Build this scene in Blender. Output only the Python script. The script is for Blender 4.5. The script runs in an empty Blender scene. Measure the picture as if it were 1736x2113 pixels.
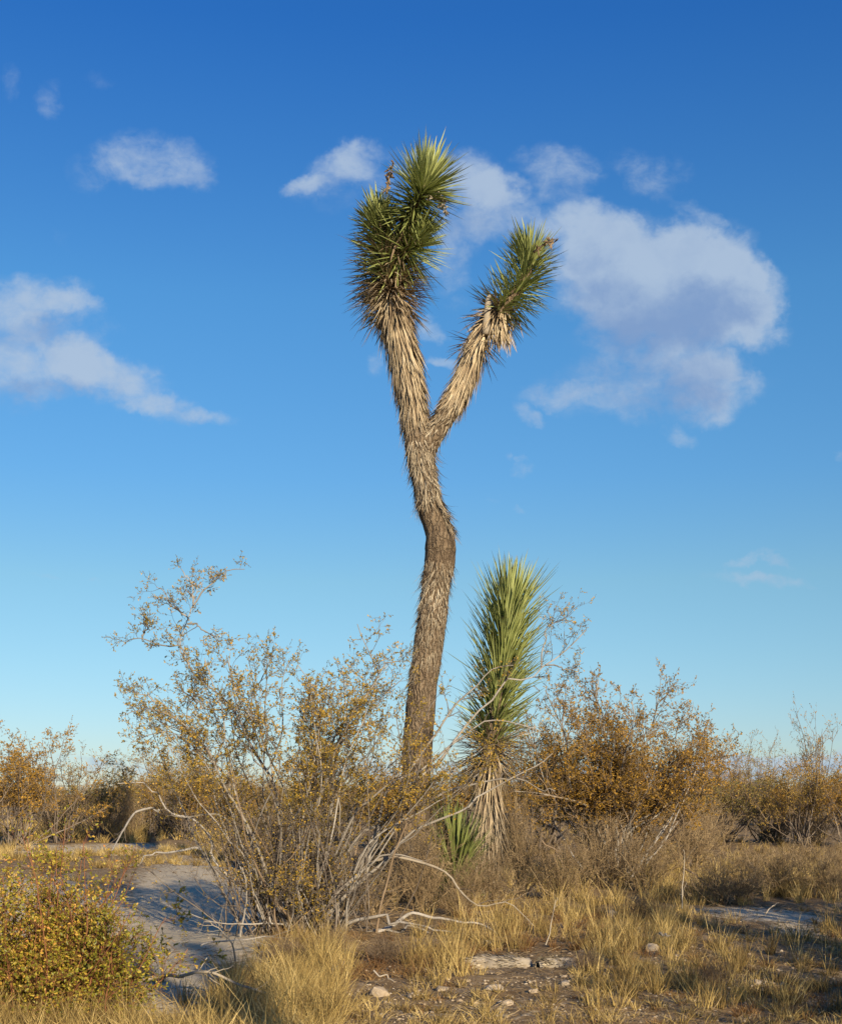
import bpy, math, random
import numpy as np
from mathutils import Matrix, Vector, noise as mnoise

rng = np.random.default_rng(11)
random.seed(11)
scene = bpy.context.scene
COL = scene.collection

# ------------------------------------------------------------------ survey
# All places are worked out from a survey of the photograph (1736 x 2112 units):
# a level view from 1.2 m above the ground, focal length 2700 units, horizon at 1640.
F, CX, HY, CH = 2700.0, 868.0, 1640.0, 1.2

# ------------------------------------------------------------------ camera
cam = bpy.data.cameras.new('camera')
cam_o = bpy.data.objects.new('camera', cam)
COL.objects.link(cam_o)
cam_o.location = (0, 0, CH)
cam_o.rotation_euler = (math.radians(90), 0, 0)
cam.sensor_fit = 'HORIZONTAL'
cam.sensor_width = 36.0
cam.lens = 36.0 * F / 1736.0
cam.shift_y = (HY - 1056.0) / 1736.0
cam.clip_start = 0.05
cam.clip_end = 9000
scene.camera = cam_o

# ------------------------------------------------------------------ light
SUN_EL = math.radians(17.0)
SUN_AZ = math.radians(158.0)        # measured from +Y (the way the camera looks) towards +X
sun_dir = Vector((math.sin(SUN_AZ) * math.cos(SUN_EL), math.cos(SUN_AZ) * math.cos(SUN_EL), math.sin(SUN_EL)))
sun = bpy.data.lights.new('sun', 'SUN')
sun.energy = 5.0
sun.color = (1.0, 0.83, 0.58)
sun.angle = math.radians(0.53)
sun_o = bpy.data.objects.new('sun', sun)
COL.objects.link(sun_o)
sun_o.rotation_euler = (-sun_dir).to_track_quat('-Z', 'Y').to_euler()
scene.view_settings.view_transform = 'Standard'
scene.view_settings.look = 'None'
EXPO = 0.60
scene.view_settings.exposure = EXPO
scene.view_settings.gamma = 1.0
scene.view_settings.use_curve_mapping = False
scene.render.engine = 'CYCLES'
scene.cycles.max_bounces = 6
scene.cycles.transparent_max_bounces = 4

SKY_STRENGTH = 0.10
world = bpy.data.worlds.new('World')
scene.world = world
world.use_nodes = True
world.cycles.sampling_method = 'MANUAL'
world.cycles.sample_map_resolution = 256


class NT:
    """Small helper to write node trees."""
    def __init__(s, tree):
        s.t = tree
        tree.nodes.clear()

    def n(s, typ, ins=None, **kw):
        nd = s.t.nodes.new(typ)
        for k, v in kw.items():
            setattr(nd, k, v)
        for k, v in (ins or {}).items():
            sock = nd.inputs[k]
            if isinstance(v, bpy.types.NodeSocket):
                s.t.links.new(v, sock)
            else:
                sock.default_value = v
        return nd

    def math(s, op, a, b=None, c=None, clamp=False):
        ins = {0: a}
        if b is not None: ins[1] = b
        if c is not None: ins[2] = c
        return s.n('ShaderNodeMath', ins, operation=op, use_clamp=clamp).outputs[0]

    def vmath(s, op, a, b=None):
        ins = {0: a}
        if b is not None: ins[1] = b
        nd = s.n('ShaderNodeVectorMath', ins, operation=op)
        return nd.outputs[1] if op in ('DOT_PRODUCT', 'LENGTH') else nd.outputs[0]

    def noise(s, vec, scale, detail=4, rough=0.55, dist=0.0):
        return s.n('ShaderNodeTexNoise', {'Vector': vec, 'Scale': scale, 'Detail': detail, 'Roughness': rough, 'Distortion': dist})

    def ramp(s, fac, stops, interp='LINEAR'):
        nd = s.n('ShaderNodeValToRGB', {0: fac})
        cr = nd.color_ramp
        cr.interpolation = interp
        while len(cr.elements) < len(stops):
            cr.elements.new(0.5)
        for e, (p, c) in zip(cr.elements, stops):
            e.position = p
            e.color = (c[0], c[1], c[2], 1)
        return nd.outputs[0]

    def maprange(s, v, a, b, c, d, smooth=False):
        nd = s.n('ShaderNodeMapRange', {0: v, 1: a, 2: b, 3: c, 4: d})
        nd.interpolation_type = 'SMOOTHSTEP' if smooth else 'LINEAR'
        return nd.outputs[0]

    def mix(s, fac, a, b, blend='MIX'):
        nd = s.n('ShaderNodeMix', data_type='RGBA', blend_type=blend)
        for sock, v in ((nd.inputs[0], fac), (nd.inputs[6], a), (nd.inputs[7], b)):
            if isinstance(v, bpy.types.NodeSocket):
                s.t.links.new(v, sock)
            else:
                sock.default_value = v if not isinstance(v, tuple) else (v[0], v[1], v[2], 1)
        return nd.outputs[2]


def build_world():
    T = NT(world.node_tree)
    gen = T.n('ShaderNodeTexCoord').outputs['Generated']
    sky = T.n('ShaderNodeTexSky', sky_type='NISHITA', sun_disc=False)
    sky.sun_elevation = SUN_EL
    sky.sun_rotation = SUN_AZ
    sky.altitude = 900
    sky.air_density = 1.0
    sky.dust_density = 0.25
    sky.ozone_density = 3.0
    sep = T.n('ShaderNodeSeparateXYZ', {0: gen})
    x, y, z = sep.outputs
    # the colour of the clear desert sky as slide film keeps it: deep at the top, cyan low down
    elev = T.math('MAXIMUM', z, 0.0)
    tint = T.ramp(elev, SKY_TINT)
    base = T.mix(1.0, sky.outputs[0], tint, 'MULTIPLY')
    base = T.n('ShaderNodeHueSaturation', {'Hue': 0.5, 'Saturation': 1.0, 'Value': SKY_VALUE, 'Color': base}).outputs[0]
    # clouds: a field of soft masses over the direction plane in front, a loose general field elsewhere
    ysafe = T.math('MAXIMUM', y, 0.08)
    u = T.math('MULTIPLY', T.math('DIVIDE', x, ysafe), 2.7)
    v = T.math('MULTIPLY', T.math('DIVIDE', z, ysafe), 2.7)
    p = T.n('ShaderNodeCombineXYZ', {0: u, 1: v, 2: 0.0}).outputs[0]
    n1 = T.noise(p, 5.0, 5, 0.6).outputs['Color']
    n2 = T.noise(p, 22.0, 4, 0.6).outputs['Color']
    off1 = T.vmath('MULTIPLY', T.vmath('SUBTRACT', n1, (.5, .5, .5)), (.16, .11, 0))
    off2 = T.vmath('MULTIPLY', T.vmath('SUBTRACT', n2, (.5, .5, .5)), (.045, .035, 0))
    pd = T.vmath('ADD', T.vmath('ADD', p, off1), off2)

    def field(blobs, src, start=None):
        # each mass is evaluated after the one before (keeps few values alive at a time)
        tot = None
        prev = start
        for (px, py, rx, ry, rot, a) in blobs:
            sv = src
            if prev is not None:
                sv = T.n('ShaderNodeVectorMath', {0: prev, 1: (1e-6, 1e-6, 0), 2: src}, operation='MULTIPLY_ADD').outputs[0]
            m = T.n('ShaderNodeMapping', {'Vector': sv, 'Location': ((px - CX) / 1000, (HY - py) / 1000, 0),
                                          'Rotation': (0, 0, math.radians(rot)), 'Scale': (rx / 1000, ry / 1000, 1)}, vector_type='TEXTURE').outputs[0]
            r2 = T.vmath('DOT_PRODUCT', m, m)
            e = T.math('MULTIPLY_ADD', r2, -a, a, clamp=True)
            tot = e if tot is None else T.math('ADD', tot, e)
            prev = tot
        return tot
    dens = field(CLOUDS, pd)
    shade = field(CLOUD_SHADE, pd, dens)
    fb = T.noise(p, 9.0, 8, 0.62, 0.4).outputs[0]
    fine = T.noise(T.vmath('MULTIPLY', p, (1, 1.5, 1)), 30.0, 6, 0.6, 0.6).outputs[0]
    fsum = T.math('ADD', T.math('MULTIPLY', T.math('SUBTRACT', fb, .5), 1.35), T.math('MULTIPLY', T.math('SUBTRACT', fine, .5), 0.55))
    dd = T.math('ADD', dens, T.math('MULTIPLY', fsum, T.math('MINIMUM', T.math('MULTIPLY', dens, 3.0), 1.0)))
    alpha = T.maprange(dd, 0.02, 1.15, 0.0, 0.86, True)
    front = T.maprange(y, 0.35, 0.7, 0.0, 1.0, True)
    alpha = T.math('MULTIPLY', alpha, front)
    gn = T.noise(T.vmath('MULTIPLY', gen, (1, 1, 2.4)), 3.2, 7, 0.6, 0.3).outputs[0]
    ga = T.maprange(gn, 0.56, 0.74, 0.0, 0.7, True)
    ga = T.math('MULTIPLY', ga, T.math('SUBTRACT', 1.0, front))
    ga = T.math('MULTIPLY', ga, T.maprange(z, 0.02, 0.15, 0.0, 1.0))
    bil = T.noise(T.vmath('ADD', p, off2), 7.5, 7, 0.62, 0.25).outputs[0]
    bil = T.maprange(bil, 0.36, 0.62, 0.0, 1.0, True)
    body = T.math('ADD', T.math('MULTIPLY_ADD', shade, .85, T.math('MULTIPLY', T.math('SUBTRACT', 0.75, bil), .35)), T.math('MULTIPLY', T.math('SUBTRACT', T.noise(p, 12.0, 5, 0.6).outputs[0], 0.5), 0.9))
    body = T.maprange(body, 0.0, 1.3, 0.0, 0.92, True)
    k = 1.0 / SKY_STRENGTH
    k = k / 2 ** EXPO
    lit = (0.45 * k, 0.56 * k, 0.71 * k)
    drk = (0.215 * k, 0.33 * k, 0.57 * k)
    ccol = T.mix(body, lit, drk)
    out = T.mix(alpha, base, ccol)
    out = T.mix(ga, out, lit)
    bg = T.n('ShaderNodeBackground', {'Color': out, 'Strength': SKY_STRENGTH})
    T.n('ShaderNodeOutputWorld', {'Surface': bg.outputs[0]})


SKY_VALUE = 1.6 / 2 ** EXPO
SKY_TINT = [(z_, tuple(c_ / 1.6 for c_ in col_)) for z_, col_ in (
    (0.0, (.80, .84, .98)), (.05, (.82, .93, 1.05)), (.10, (.86, 1.02, 1.05)), (.16, (.90, 1.11, 1.06)), (.235, (.72, 1.13, 1.27)),
    (.354, (.62, 1.20, 1.45)), (.51, (.28, .90, 1.55)), (1.0, (.16, .72, 1.55)))]
CLOUDS = [
    (320, 335, 150, 70, -8, .55), (215, 350, 90, 60, 20, .30), (410, 365, 60, 40, -15, .32), (290, 385, 110, 22, 0, .25),
    (100, 200, 34, 60, 15, .33), (12, 155, 22, 50, 0, .25), (215, 175, 50, 22, 0, .16), (110, 495, 25, 22, 0, .12),
    (60, 620, 160, 62, 0, .8), (160, 640, 70, 45, -20, .50), (45, 665, 110, 50, 0, .40), (60, 740, 180, 85, 0, .8), (190, 765, 110, 62, -20, .7),
    (280, 790, 95, 62, -35, .62), (350, 845, 100, 42, -12, .62), (440, 862, 62, 26, -5, .55), (40, 810, 90, 40, 0, .30), (225, 690, 50, 22, 0, .28),
    (700, 350, 125, 48, 28, .55), (620, 392, 60, 22, 12, .45), (760, 330, 90, 60, 0, .45), (660, 410, 90, 40, 0, .22), (800, 400, 100, 60, 0, .3),
    (970, 375, 100, 66, -12, .65), (1025, 400, 60, 50, 0, .5), (1150, 350, 110, 66, 0, .62), (1345, 352, 100, 58, -10, .55), (1440, 430, 70, 22, -25, .3),
    (1080, 455, 160, 60, 12, .55), (980, 450, 120, 100, 30, .45), (925, 550, 60, 100, 10, .40), (900, 480, 60, 60, 0, .25),
    (1220, 470, 130, 72, 0, .80), (1330, 530, 190, 110, 0, .75), (1450, 540, 150, 110, 0, .75), (1530, 610, 110, 110, 0, .70),
    (1400, 650, 250, 110, 0, .75), (1230, 590, 150, 90, 0, .60), (1380, 580, 240, 130, 0, .5), (1330, 700, 200, 60, 0, .35), (1560, 670, 90, 60, 0, .5), (1180, 530, 90, 80, 0, .40),
    (1350, 800, 280, 75, 0, .55), (1480, 800, 120, 80, 0, .55), (1500, 750, 90, 34, -6, .55), (1140, 808, 120, 26, 4, .42), (1420, 740, 200, 50, 0, .22),
    (892, 682, 40, 30, 0, .6), (772, 756, 32, 34, 0, .5), (912, 748, 44, 18, 0, .5), (1085, 852, 52, 24, -8, .6), (1385, 888, 52, 24, -5, .55),
    (1490, 865, 60, 22, 0, .3), (1086, 965, 34, 23, 0, .6), (1045, 942, 28, 16, 0, .4), (1075, 940, 18, 12, 0, .4), (1066, 1044, 22, 11, 0, .4), (1000, 1024, 22, 8, 0, .18),
    (1560, 1203, 130, 17, 0, .6), (1535, 1168, 60, 16, 25, .5), (1590, 1165, 36, 12, 0, .4), (1728, 938, 26, 18, 0, .4), (100, 1188, 34, 8, 0, .26), (190, 1193, 30, 8, 0, .24),
    (265, 1190, 40, 7, 0, .14), (960, 1215, 50, 12, 10, .2),
    (1640, 1585, 330, 40, 0, .85), (1500, 1560, 120, 22, 0, .5), (1700, 1530, 90, 12, 4, .35), (1300, 1600, 260, 30, 0, .7), (1000, 1600, 260, 28, 0, .6),
    (700, 1580, 260, 26, 0, .5), (400, 1535, 200, 18, -3, .4), (250, 1575, 260, 22, 0, .45), (-150, 1560, 300, 30, 0, .4), (1950, 1560, 300, 50, 0, .5),
    (-260, 500, 220, 90, 0, .5), (2150, 520, 260, 110, 0, .6), (2050, 900, 180, 40, 0, .4), (-300, 980, 180, 40, 0, .4), (500, -260, 300, 70, 10, .4), (1400, -330, 320, 80, -8, .4),
]
CLOUD_SHADE = [
    (1330, 640, 270, 85, 0, .9), (1480, 650, 150, 70, 0, .6), (1260, 680, 200, 60, 0, .5), (1230, 560, 130, 70, 0, .5), (1330, 760, 300, 110, 0, .75), (1400, 830, 160, 60, 0, .5),
    (1000, 500, 130, 110, 0, .6), (730, 400, 170, 50, 0, .6), (60, 690, 190, 40, 0, .7), (60, 810, 150, 45, 0, .8), (150, 800, 150, 30, -10, .4),
    (1160, 390, 130, 40, 0, .45), (1350, 385, 110, 35, 0, .45), (300, 390, 200, 30, 0, .35), (1600, 1600, 420, 22, 0, .8), (900, 1600, 500, 28, 0, .7), (200, 1560, 500, 30, 0, .7), (380, 880, 90, 16, 0, .4),
]
build_world()

# ------------------------------------------------------------------ mesh helpers
def finish(o, label=None, cat=None, group=None, kind=None):
    if label: o['label'] = label
    if cat: o['category'] = cat
    if group: o['group'] = group
    if kind: o['kind'] = kind
    return o


def link(name, data, parent=None):
    o = bpy.data.objects.new(name, data)
    COL.objects.link(o)
    if parent is not None:
        o.parent = parent
    return o


def thing(name, label, cat, loc=(0, 0, 0), group=None):
    o = bpy.data.objects.new(name, None)
    o.empty_display_size = 0.1
    COL.objects.link(o)
    o.location = loc
    return finish(o, label, cat, group)


class Buf:
    """Collects vertices, faces and two point attributes; build() makes one mesh."""
    def __init__(s):
        s.V, s.Fc, s.t, s.s, s.n = [], {}, [], [], 0

    def add(s, V, faces, tint=0.5, along=0.0):
        V = np.asarray(V, dtype=np.float64).reshape(-1, 3)
        for f in faces:
            f = np.asarray(f, dtype=np.int64)
            if f.size:
                s.Fc.setdefault(f.shape[1], []).append(f + s.n)
        s.V.append(V)
        s.t.append(np.broadcast_to(np.asarray(tint, dtype=np.float64).ravel() if np.ndim(tint) else tint, (len(V),)))
        s.s.append(np.broadcast_to(np.asarray(along, dtype=np.float64).ravel() if np.ndim(along) else along, (len(V),)))
        s.n += len(V)

    def mesh(s, name, mat, origin=(0, 0, 0), smooth=True):
        me = bpy.data.meshes.new(name)
        if s.n:
            V = np.concatenate(s.V) - np.asarray(origin)
            me.vertices.add(len(V))
            me.vertices.foreach_set('co', V.astype(np.float32).ravel())
            loops, starts, c = [], [], 0
            for k in sorted(s.Fc):
                f = np.concatenate(s.Fc[k])
                loops.append(f.ravel())
                starts.append(c + np.arange(len(f)) * k)
                c += f.size
            loops = np.concatenate(loops); starts = np.concatenate(starts)
            me.loops.add(len(loops))
            me.loops.foreach_set('vertex_index', loops.astype(np.int32))
            me.polygons.add(len(starts))
            me.polygons.foreach_set('loop_start', starts.astype(np.int32))
            me.polygons.foreach_set('use_smooth', np.full(len(starts), smooth))
            for nm, arr in (('tint', s.t), ('along', s.s)):
                a = me.attributes.new(nm, 'FLOAT', 'POINT')
                a.data.foreach_set('value', np.concatenate(arr).astype(np.float32))
            me.update(calc_edges=True)
        me.materials.append(mat)
        return me

    def build(s, name, mat, parent=None, origin=(0, 0, 0), smooth=True):
        return link(name, s.mesh(name, mat, origin, smooth), parent)


def unit(v):
    v = np.asarray(v, dtype=np.float64)
    return v / np.maximum(np.linalg.norm(v, axis=-1, keepdims=True), 1e-9)


def frames(P):
    """Tangent and two normals for a batch of polylines P (M,N,3)."""
    T = np.gradient(P, axis=1)
    T = unit(T)
    ref = np.zeros_like(T[:, :1]) + np.array([0.31, 0.92, 0.24])
    A = unit(np.cross(T, np.broadcast_to(ref, T.shape)))
    B = np.cross(T, A)
    return T, A, B


def tubes(buf, P, R, sides=4, tint=0.5, cap=True):
    """P (M,N,3), R (M,N)."""
    P = np.asarray(P, float); R = np.asarray(R, float)
    M, N, _ = P.shape
    if M == 0: return
    T, A, B = frames(P)
    th = np.arange(sides) * 2 * math.pi / sides
    c, s_ = np.cos(th), np.sin(th)
    V = P[:, :, None, :] + R[:, :, None, None] * (A[:, :, None, :] * c[None, None, :, None] + B[:, :, None, :] * s_[None, None, :, None])
    idx = np.arange(M * N * sides).reshape(M, N, sides)
    a = idx[:, :-1, :]; b = idx[:, 1:, :]
    q = np.stack([a, np.roll(a, -1, 2), np.roll(b, -1, 2), b], -1).reshape(-1, 4)
    fc = [q]
    if cap and sides in (3, 4, 5, 6, 8, 10, 12):
        fc.append(idx[:, 0, ::-1].reshape(-1, sides)); fc.append(idx[:, -1, :].reshape(-1, sides))
    tt = np.broadcast_to(np.asarray(tint, float).reshape(-1, 1, 1) if np.ndim(tint) else tint, (M, N, sides))
    al = np.broadcast_to(np.linspace(0, 1, N)[None, :, None], (M, N, sides))
    buf.add(V.reshape(-1, 3), fc, tt.ravel(), al.ravel())


def catmull(pts, n):
    """Smooth resample of control points (K,D) to n points, even in arc length."""
    p = np.asarray(pts, float)
    if len(p) == 2:
        t = np.linspace(0, 1, n)[:, None]
        return p[0] * (1 - t) + p[1] * t
    q = np.vstack([2 * p[0] - p[1], p, 2 * p[-1] - p[-2]])
    out = []
    for i in range(1, len(q) - 2):
        t = np.linspace(0, 1, 12, endpoint=False)[:, None]
        a, b, c, d = q[i - 1], q[i], q[i + 1], q[i + 2]
        out.append(0.5 * ((2 * b) + (-a + c) * t + (2 * a - 5 * b + 4 * c - d) * t ** 2 + (-a + 3 * b - 3 * c + d) * t ** 3))
    out.append(p[-1:])
    o = np.vstack(out)
    L = np.concatenate([[0], np.cumsum(np.linalg.norm(np.diff(o[:, :3], axis=0), axis=1))])
    tt = np.linspace(0, L[-1], n)
    return np.stack([np.interp(tt, L, o[:, k]) for k in range(o.shape[1])], -1)


def rotate_from(dirs, ang, az):
    """Directions at angle ang from dirs, azimuth az."""
    ref = np.where(np.abs(dirs[:, 2:3]) > .9, np.array([1., 0, 0]), np.array([0, 0, 1.]))
    a = unit(np.cross(dirs, ref)); b = np.cross(dirs, a)
    return unit(dirs * np.cos(ang)[:, None] + (a * np.cos(az)[:, None] + b * np.sin(az)[:, None]) * np.sin(ang)[:, None])


def grow(start, d, L, N, wig=0.3, up=0.1, g=rng):
    M = len(start)
    P = np.zeros((M, N, 3)); P[:, 0] = start
    d = unit(d).copy()
    step = (np.asarray(L) / (N - 1))[:, None]
    for i in range(1, N):
        d = unit(d + g.normal(0, wig, (M, 3)) + np.array([0, 0, up]))
        P[:, i] = P[:, i - 1] + d * step
    return P


def spawn(P, R, k, t0, t1, ang, g=rng):
    """k children per parent: start points, directions, parent radius, t."""
    M, N, _ = P.shape
    idx = np.repeat(np.arange(M), k)
    t = g.uniform(t0, t1, len(idx)) * (N - 1)
    i = np.minimum(t.astype(int), N - 2); f = (t - i)[:, None]
    s = P[idx, i] * (1 - f) + P[idx, i + 1] * f
    dr = unit(P[idx, i + 1] - P[idx, i])
    d = rotate_from(dr, g.uniform(ang[0], ang[1], len(idx)), g.uniform(0, 2 * math.pi, len(idx)))
    r = R[idx, i] * (1 - f[:, 0]) + R[idx, i + 1] * f[:, 0]
    return s, d, r, t / (N - 1)


def leaves(buf, pos, d, L, wfrac=0.5, tint=None, g=rng, rich=False):
    """Leaflets: folded ovals (rich) or lozenges."""
    M = len(pos)
    if M == 0: return
    L = np.broadcast_to(L, (M,))[:, None]
    d = unit(d)
    s = unit(np.cross(d, g.normal(0, 1, (M, 3))))
    n = np.cross(d, s)
    w = L * wfrac
    tint = g.uniform(0, 1, M) if tint is None else tint
    if rich:
        V = np.stack([pos, pos + d * L * .30 + s * w * .5 + n * w * .18, pos + d * L * .75 + s * w * .38 + n * w * .12,
                      pos + d * L, pos + d * L * .75 - s * w * .38 + n * w * .12, pos + d * L * .30 - s * w * .5 + n * w * .18], 1)
        b = np.arange(M)[:, None] * 6
        buf.add(V.reshape(-1, 3), [b + np.array([[0, 1, 2, 3]]), b + np.array([[0, 3, 4, 5]])], np.repeat(tint, 6), np.tile([0, .3, .7, 1, .7, .3], M))
    else:
        V = np.stack([pos, pos + d * L * .5 + s * w * .5, pos + d * L, pos + d * L * .5 - s * w * .5], 1)
        b = np.arange(M)[:, None] * 4
        buf.add(V.reshape(-1, 3), [b + np.array([[0, 1, 2, 3]])], np.repeat(tint, 4), np.tile([0, .5, 1, .5], M))


def spikes(buf, p, d, L, w, nrm, bend, tint, segs=(0.0, 0.12, 0.5, 0.8)):
    """Stiff tapering leaves with a V section. bend (M,3) is added times s^2 * L."""
    M = len(p)
    if M == 0: return
    d = unit(d); sd = unit(np.cross(d, nrm)); n = np.cross(sd, d)
    wid = {0.0: 1.25, 0.12: 0.85, 0.5: 0.85, 0.8: 0.5}
    rows = []
    L_ = L[:, None]; w_ = w[:, None]
    for s in segs:
        c = p + d * L_ * s + bend * L_ * s * s
        ww = w_ * wid[s] * .5
        rows += [c - sd * ww + n * ww * .35, c - n * ww * .45, c + sd * ww + n * ww * .35]
    rows.append(p + d * L_ + bend * L_)
    V = np.stack(rows, 1)
    k = len(rows); b = np.arange(M)[:, None] * k
    q = []
    for i in range(len(segs) - 1):
        o = i * 3
        q += [[o, o + 1, o + 4, o + 3], [o + 1, o + 2, o + 5, o + 4]]
    q = (b[:, :, None] + np.array(q)[None]).reshape(-1, 4)
    o = (len(segs) - 1) * 3
    tr = (b[:, :, None] + np.array([[o, o + 1, o + 3], [o + 1, o + 2, o + 3]])[None]).reshape(-1, 3)
    al = np.tile(np.concatenate([np.repeat(segs, 3), [1.0]]), M)
    buf.add(V.reshape(-1, 3), [q, tr], np.repeat(tint, k), al)


# ------------------------------------------------------------------ ground shape and survey points
def ground(x, y):
    x = np.asarray(x, float); y = np.asarray(y, float)
    h = 0.035 * np.sin(x * 0.9 + 1.3) * np.cos(y * 0.55 + .4) + 0.025 * np.sin(x * 1.7 - y * 0.8) + 0.015 * np.sin(y * 2.3 + x * 2.9)
    fade = np.clip(np.hypot(x, y) / 6.0, 0.2, 1)
    # low bank the grass strip at the far left stands on, and the shallow wheel-worn track below it
    sw = np.exp(-(((x + 2.6) / 1.5) ** 2)) * np.exp(-(((y - 14.0) / 5.0) ** 2))
    return h * fade - 0.08 * sw


def GP(px, py):
    d = CH * F / (py - HY)
    x = (px - CX) * d / F
    return np.array([x, d, float(ground(x, d))])


def W(px, py, d):
    return np.array([(px - CX) * d / F, d, CH - (py - HY) * d / F])


def path_from(pts, d0, d1, n, jit=0.0):
    """Picture-survey polyline, depth running from d0 at the root to d1 at the end."""
    K = len(pts)
    Lp = np.concatenate([[0], np.cumsum([math.hypot(pts[i + 1][0] - pts[i][0], pts[i + 1][1] - pts[i][1]) for i in range(K - 1)])])
    Lp = Lp / Lp[-1]
    P = np.array([W(x, y, d0 + (d1 - d0) * t) for (x, y), t in zip(pts, Lp)])
    P = catmull(P, n)
    if jit:
        kn = max(5, n // 3)
        off = rng.normal(0, jit * 1.5, (kn, 3)); off[0] = 0; off[-1] = 0
        kt = np.sort(np.concatenate([[0, 1], rng.uniform(0.03, .97, kn - 2)]))
        P += np.stack([np.interp(np.linspace(0, 1, n), kt, off[:, c]) for c in range(3)], -1)
    return P


# ------------------------------------------------------------------ materials
def new_mat(name):
    m = bpy.data.materials.new(name)
    m.use_nodes = True
    return m, NT(m.node_tree)


def leaf_mat(name, stops, trans=0.3, rough=0.6, tip=None, spec=0.25, patch=None):
    m, T = new_mat(name)
    tint = T.n('ShaderNodeAttribute', attribute_name='tint').outputs['Fac']
    pos = T.n('ShaderNodeNewGeometry').outputs['Position']
    nz = T.noise(pos, 2.2, 3).outputs[0]
    f = T.math('ADD', T.math('MULTIPLY', tint, .75), T.math('MULTIPLY', T.math('SUBTRACT', nz, .38), 1.0), clamp=True)
    col = T.ramp(f, stops)
    fine = T.noise(pos, 160.0, 2).outputs[0]
    col = T.mix(T.maprange(fine, .3, .7, .0, .35), col, (0.0, 0.0, 0.0), 'MULTIPLY') if False else T.mix(0.5, col, T.ramp(fine, [(.3, (.55, .55, .55)), (.7, (1.35, 1.35, 1.35))]), 'MULTIPLY')
    if tip:
        al = T.n('ShaderNodeAttribute', attribute_name='along').outputs['Fac']
        col = T.mix(T.maprange(al, tip[0], 1.0, 0, 1), col, tip[1])
    b = T.n('ShaderNodeBsdfPrincipled', {'Base Color': col, 'Roughness': rough, 'Specular IOR Level': spec})
    tr = T.n('ShaderNodeBsdfTranslucent', {'Color': col})
    mx = T.n('ShaderNodeMixShader', {0: trans, 1: b.outputs[0], 2: tr.outputs[0]})
    T.n('ShaderNodeOutputMaterial', {'Surface': mx.outputs[0]})
    return m


def wood_mat(name, stops, scale=60.0, bump=0.3, dist=0.004):
    m, T = new_mat(name)
    tint = T.n('ShaderNodeAttribute', attribute_name='tint').outputs['Fac']
    pos = T.n('ShaderNodeNewGeometry').outputs['Position']
    nz = T.noise(pos, scale, 4).outputs[0]
    big = T.noise(pos, 6.0, 3).outputs[0]
    f = T.math('ADD', T.math('MULTIPLY', tint, .5), T.math('ADD', T.math('MULTIPLY', nz, .35), T.math('MULTIPLY', T.math('SUBTRACT', big, .5), .8)), clamp=True)
    col = T.ramp(f, stops)
    bm = T.n('ShaderNodeBump', {'Height': nz, 'Strength': bump, 'Distance': dist})
    b = T.n('ShaderNodeBsdfPrincipled', {'Base Color': col, 'Roughness': .85, 'Specular IOR Level': .15, 'Normal': bm.outputs[0]})
    T.n('ShaderNodeOutputMaterial', {'Surface': b.outputs[0]})
    return m


M_yucca = leaf_mat('yucca_green', [(0.0, (.11, .13, .035)), (.5, (.27, .31, .10)), (1.0, (.43, .47, .19))], .12, .5, (0.90, (.20, .11, .05)), .45)
M_dead = leaf_mat('yucca_straw', [(0.0, (.12, .085, .055)), (.35, (.26, .195, .125)), (.7, (.44, .355, .235)), (1.0, (.64, .55, .39))], .05, .75, None, .2)
M_thatch = leaf_mat('yucca_grey_thatch', [(0.0, (.12, .09, .06)), (.4, (.27, .22, .155)), (.75, (.42, .36, .265)), (1.0, (.58, .51, .39))], .0, .85, None, .15)
M_creo = leaf_mat('creosote_leaf', [(0.0, (.16, .14, .022)), (.35, (.36, .26, .035)), (.7, (.56, .36, .045)), (1.0, (.68, .38, .05))], .35, .5, None, .35)
M_creo_far = leaf_mat('creosote_leaf_ochre', [(0.0, (.14, .095, .018)), (.4, (.34, .20, .030)), (.75, (.50, .29, .042)), (1.0, (.62, .34, .06))], .30, .6, None, .25)
M_creo_olive = leaf_mat('creosote_leaf_olive', [(0.0, (.13, .12, .03)), (.4, (.28, .235, .06)), (.75, (.42, .33, .08)), (1.0, (.54, .40, .11))], .30, .6, None, .25)
M_creo_gold = leaf_mat('creosote_leaf_gold', [(0.0, (.20, .13, .03)), (.4, (.42, .28, .055)), (.75, (.58, .39, .08)), (1.0, (.68, .44, .12))], .30, .6, None, .25)
M_front = leaf_mat('leaf_yellow_orange', [(0.0, (.10, .115, .018)), (.45, (.29, .27, .03)), (.70, (.50, .39, .05)), (.86, (.60, .37, .07)), (1.0, (.60, .24, .07))], .32, .45, None, .4)
M_grass = leaf_mat('dry_grass', [(0.0, (.11, .07, .025)), (.4, (.27, .185, .065)), (.75, (.49, .36, .13)), (1.0, (.70, .54, .24))], .22, .6, None, .25)
M_rust = leaf_mat('rust_grass', [(0.0, (.09, .042, .016)), (.5, (.21, .115, .045)), (1.0, (.36, .235, .10))], .15, .7, None, .2)
M_wood = wood_mat('grey_twig_wood', [(0.0, (.11, .095, .08)), (.45, (.25, .225, .195)), (.75, (.40, .37, .335)), (1.0, (.54, .51, .46))])
M_greytwig = wood_mat('grey_fine_twig', [(0.0, (.07, .052, .04)), (.5, (.155, .125, .10)), (1.0, (.30, .26, .22))])
M_redwood = wood_mat('reddish_twig', [(0.0, (.12, .045, .02)), (1.0, (.34, .16, .08))])
M_brown = wood_mat('brown_twig', [(0.0, (.09, .06, .036)), (.6, (.24, .175, .115)), (1.0, (.38, .30, .215))])
M_pale = wood_mat('bleached_wood', [(0.0, (.13, .105, .08)), (.5, (.33, .285, .225)), (1.0, (.58, .52, .43))])
M_dry = wood_mat('dry_shrub_twig', [(0.0, (.08, .052, .028)), (.5, (.27, .195, .11)), (1.0, (.58, .45, .27))])


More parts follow.
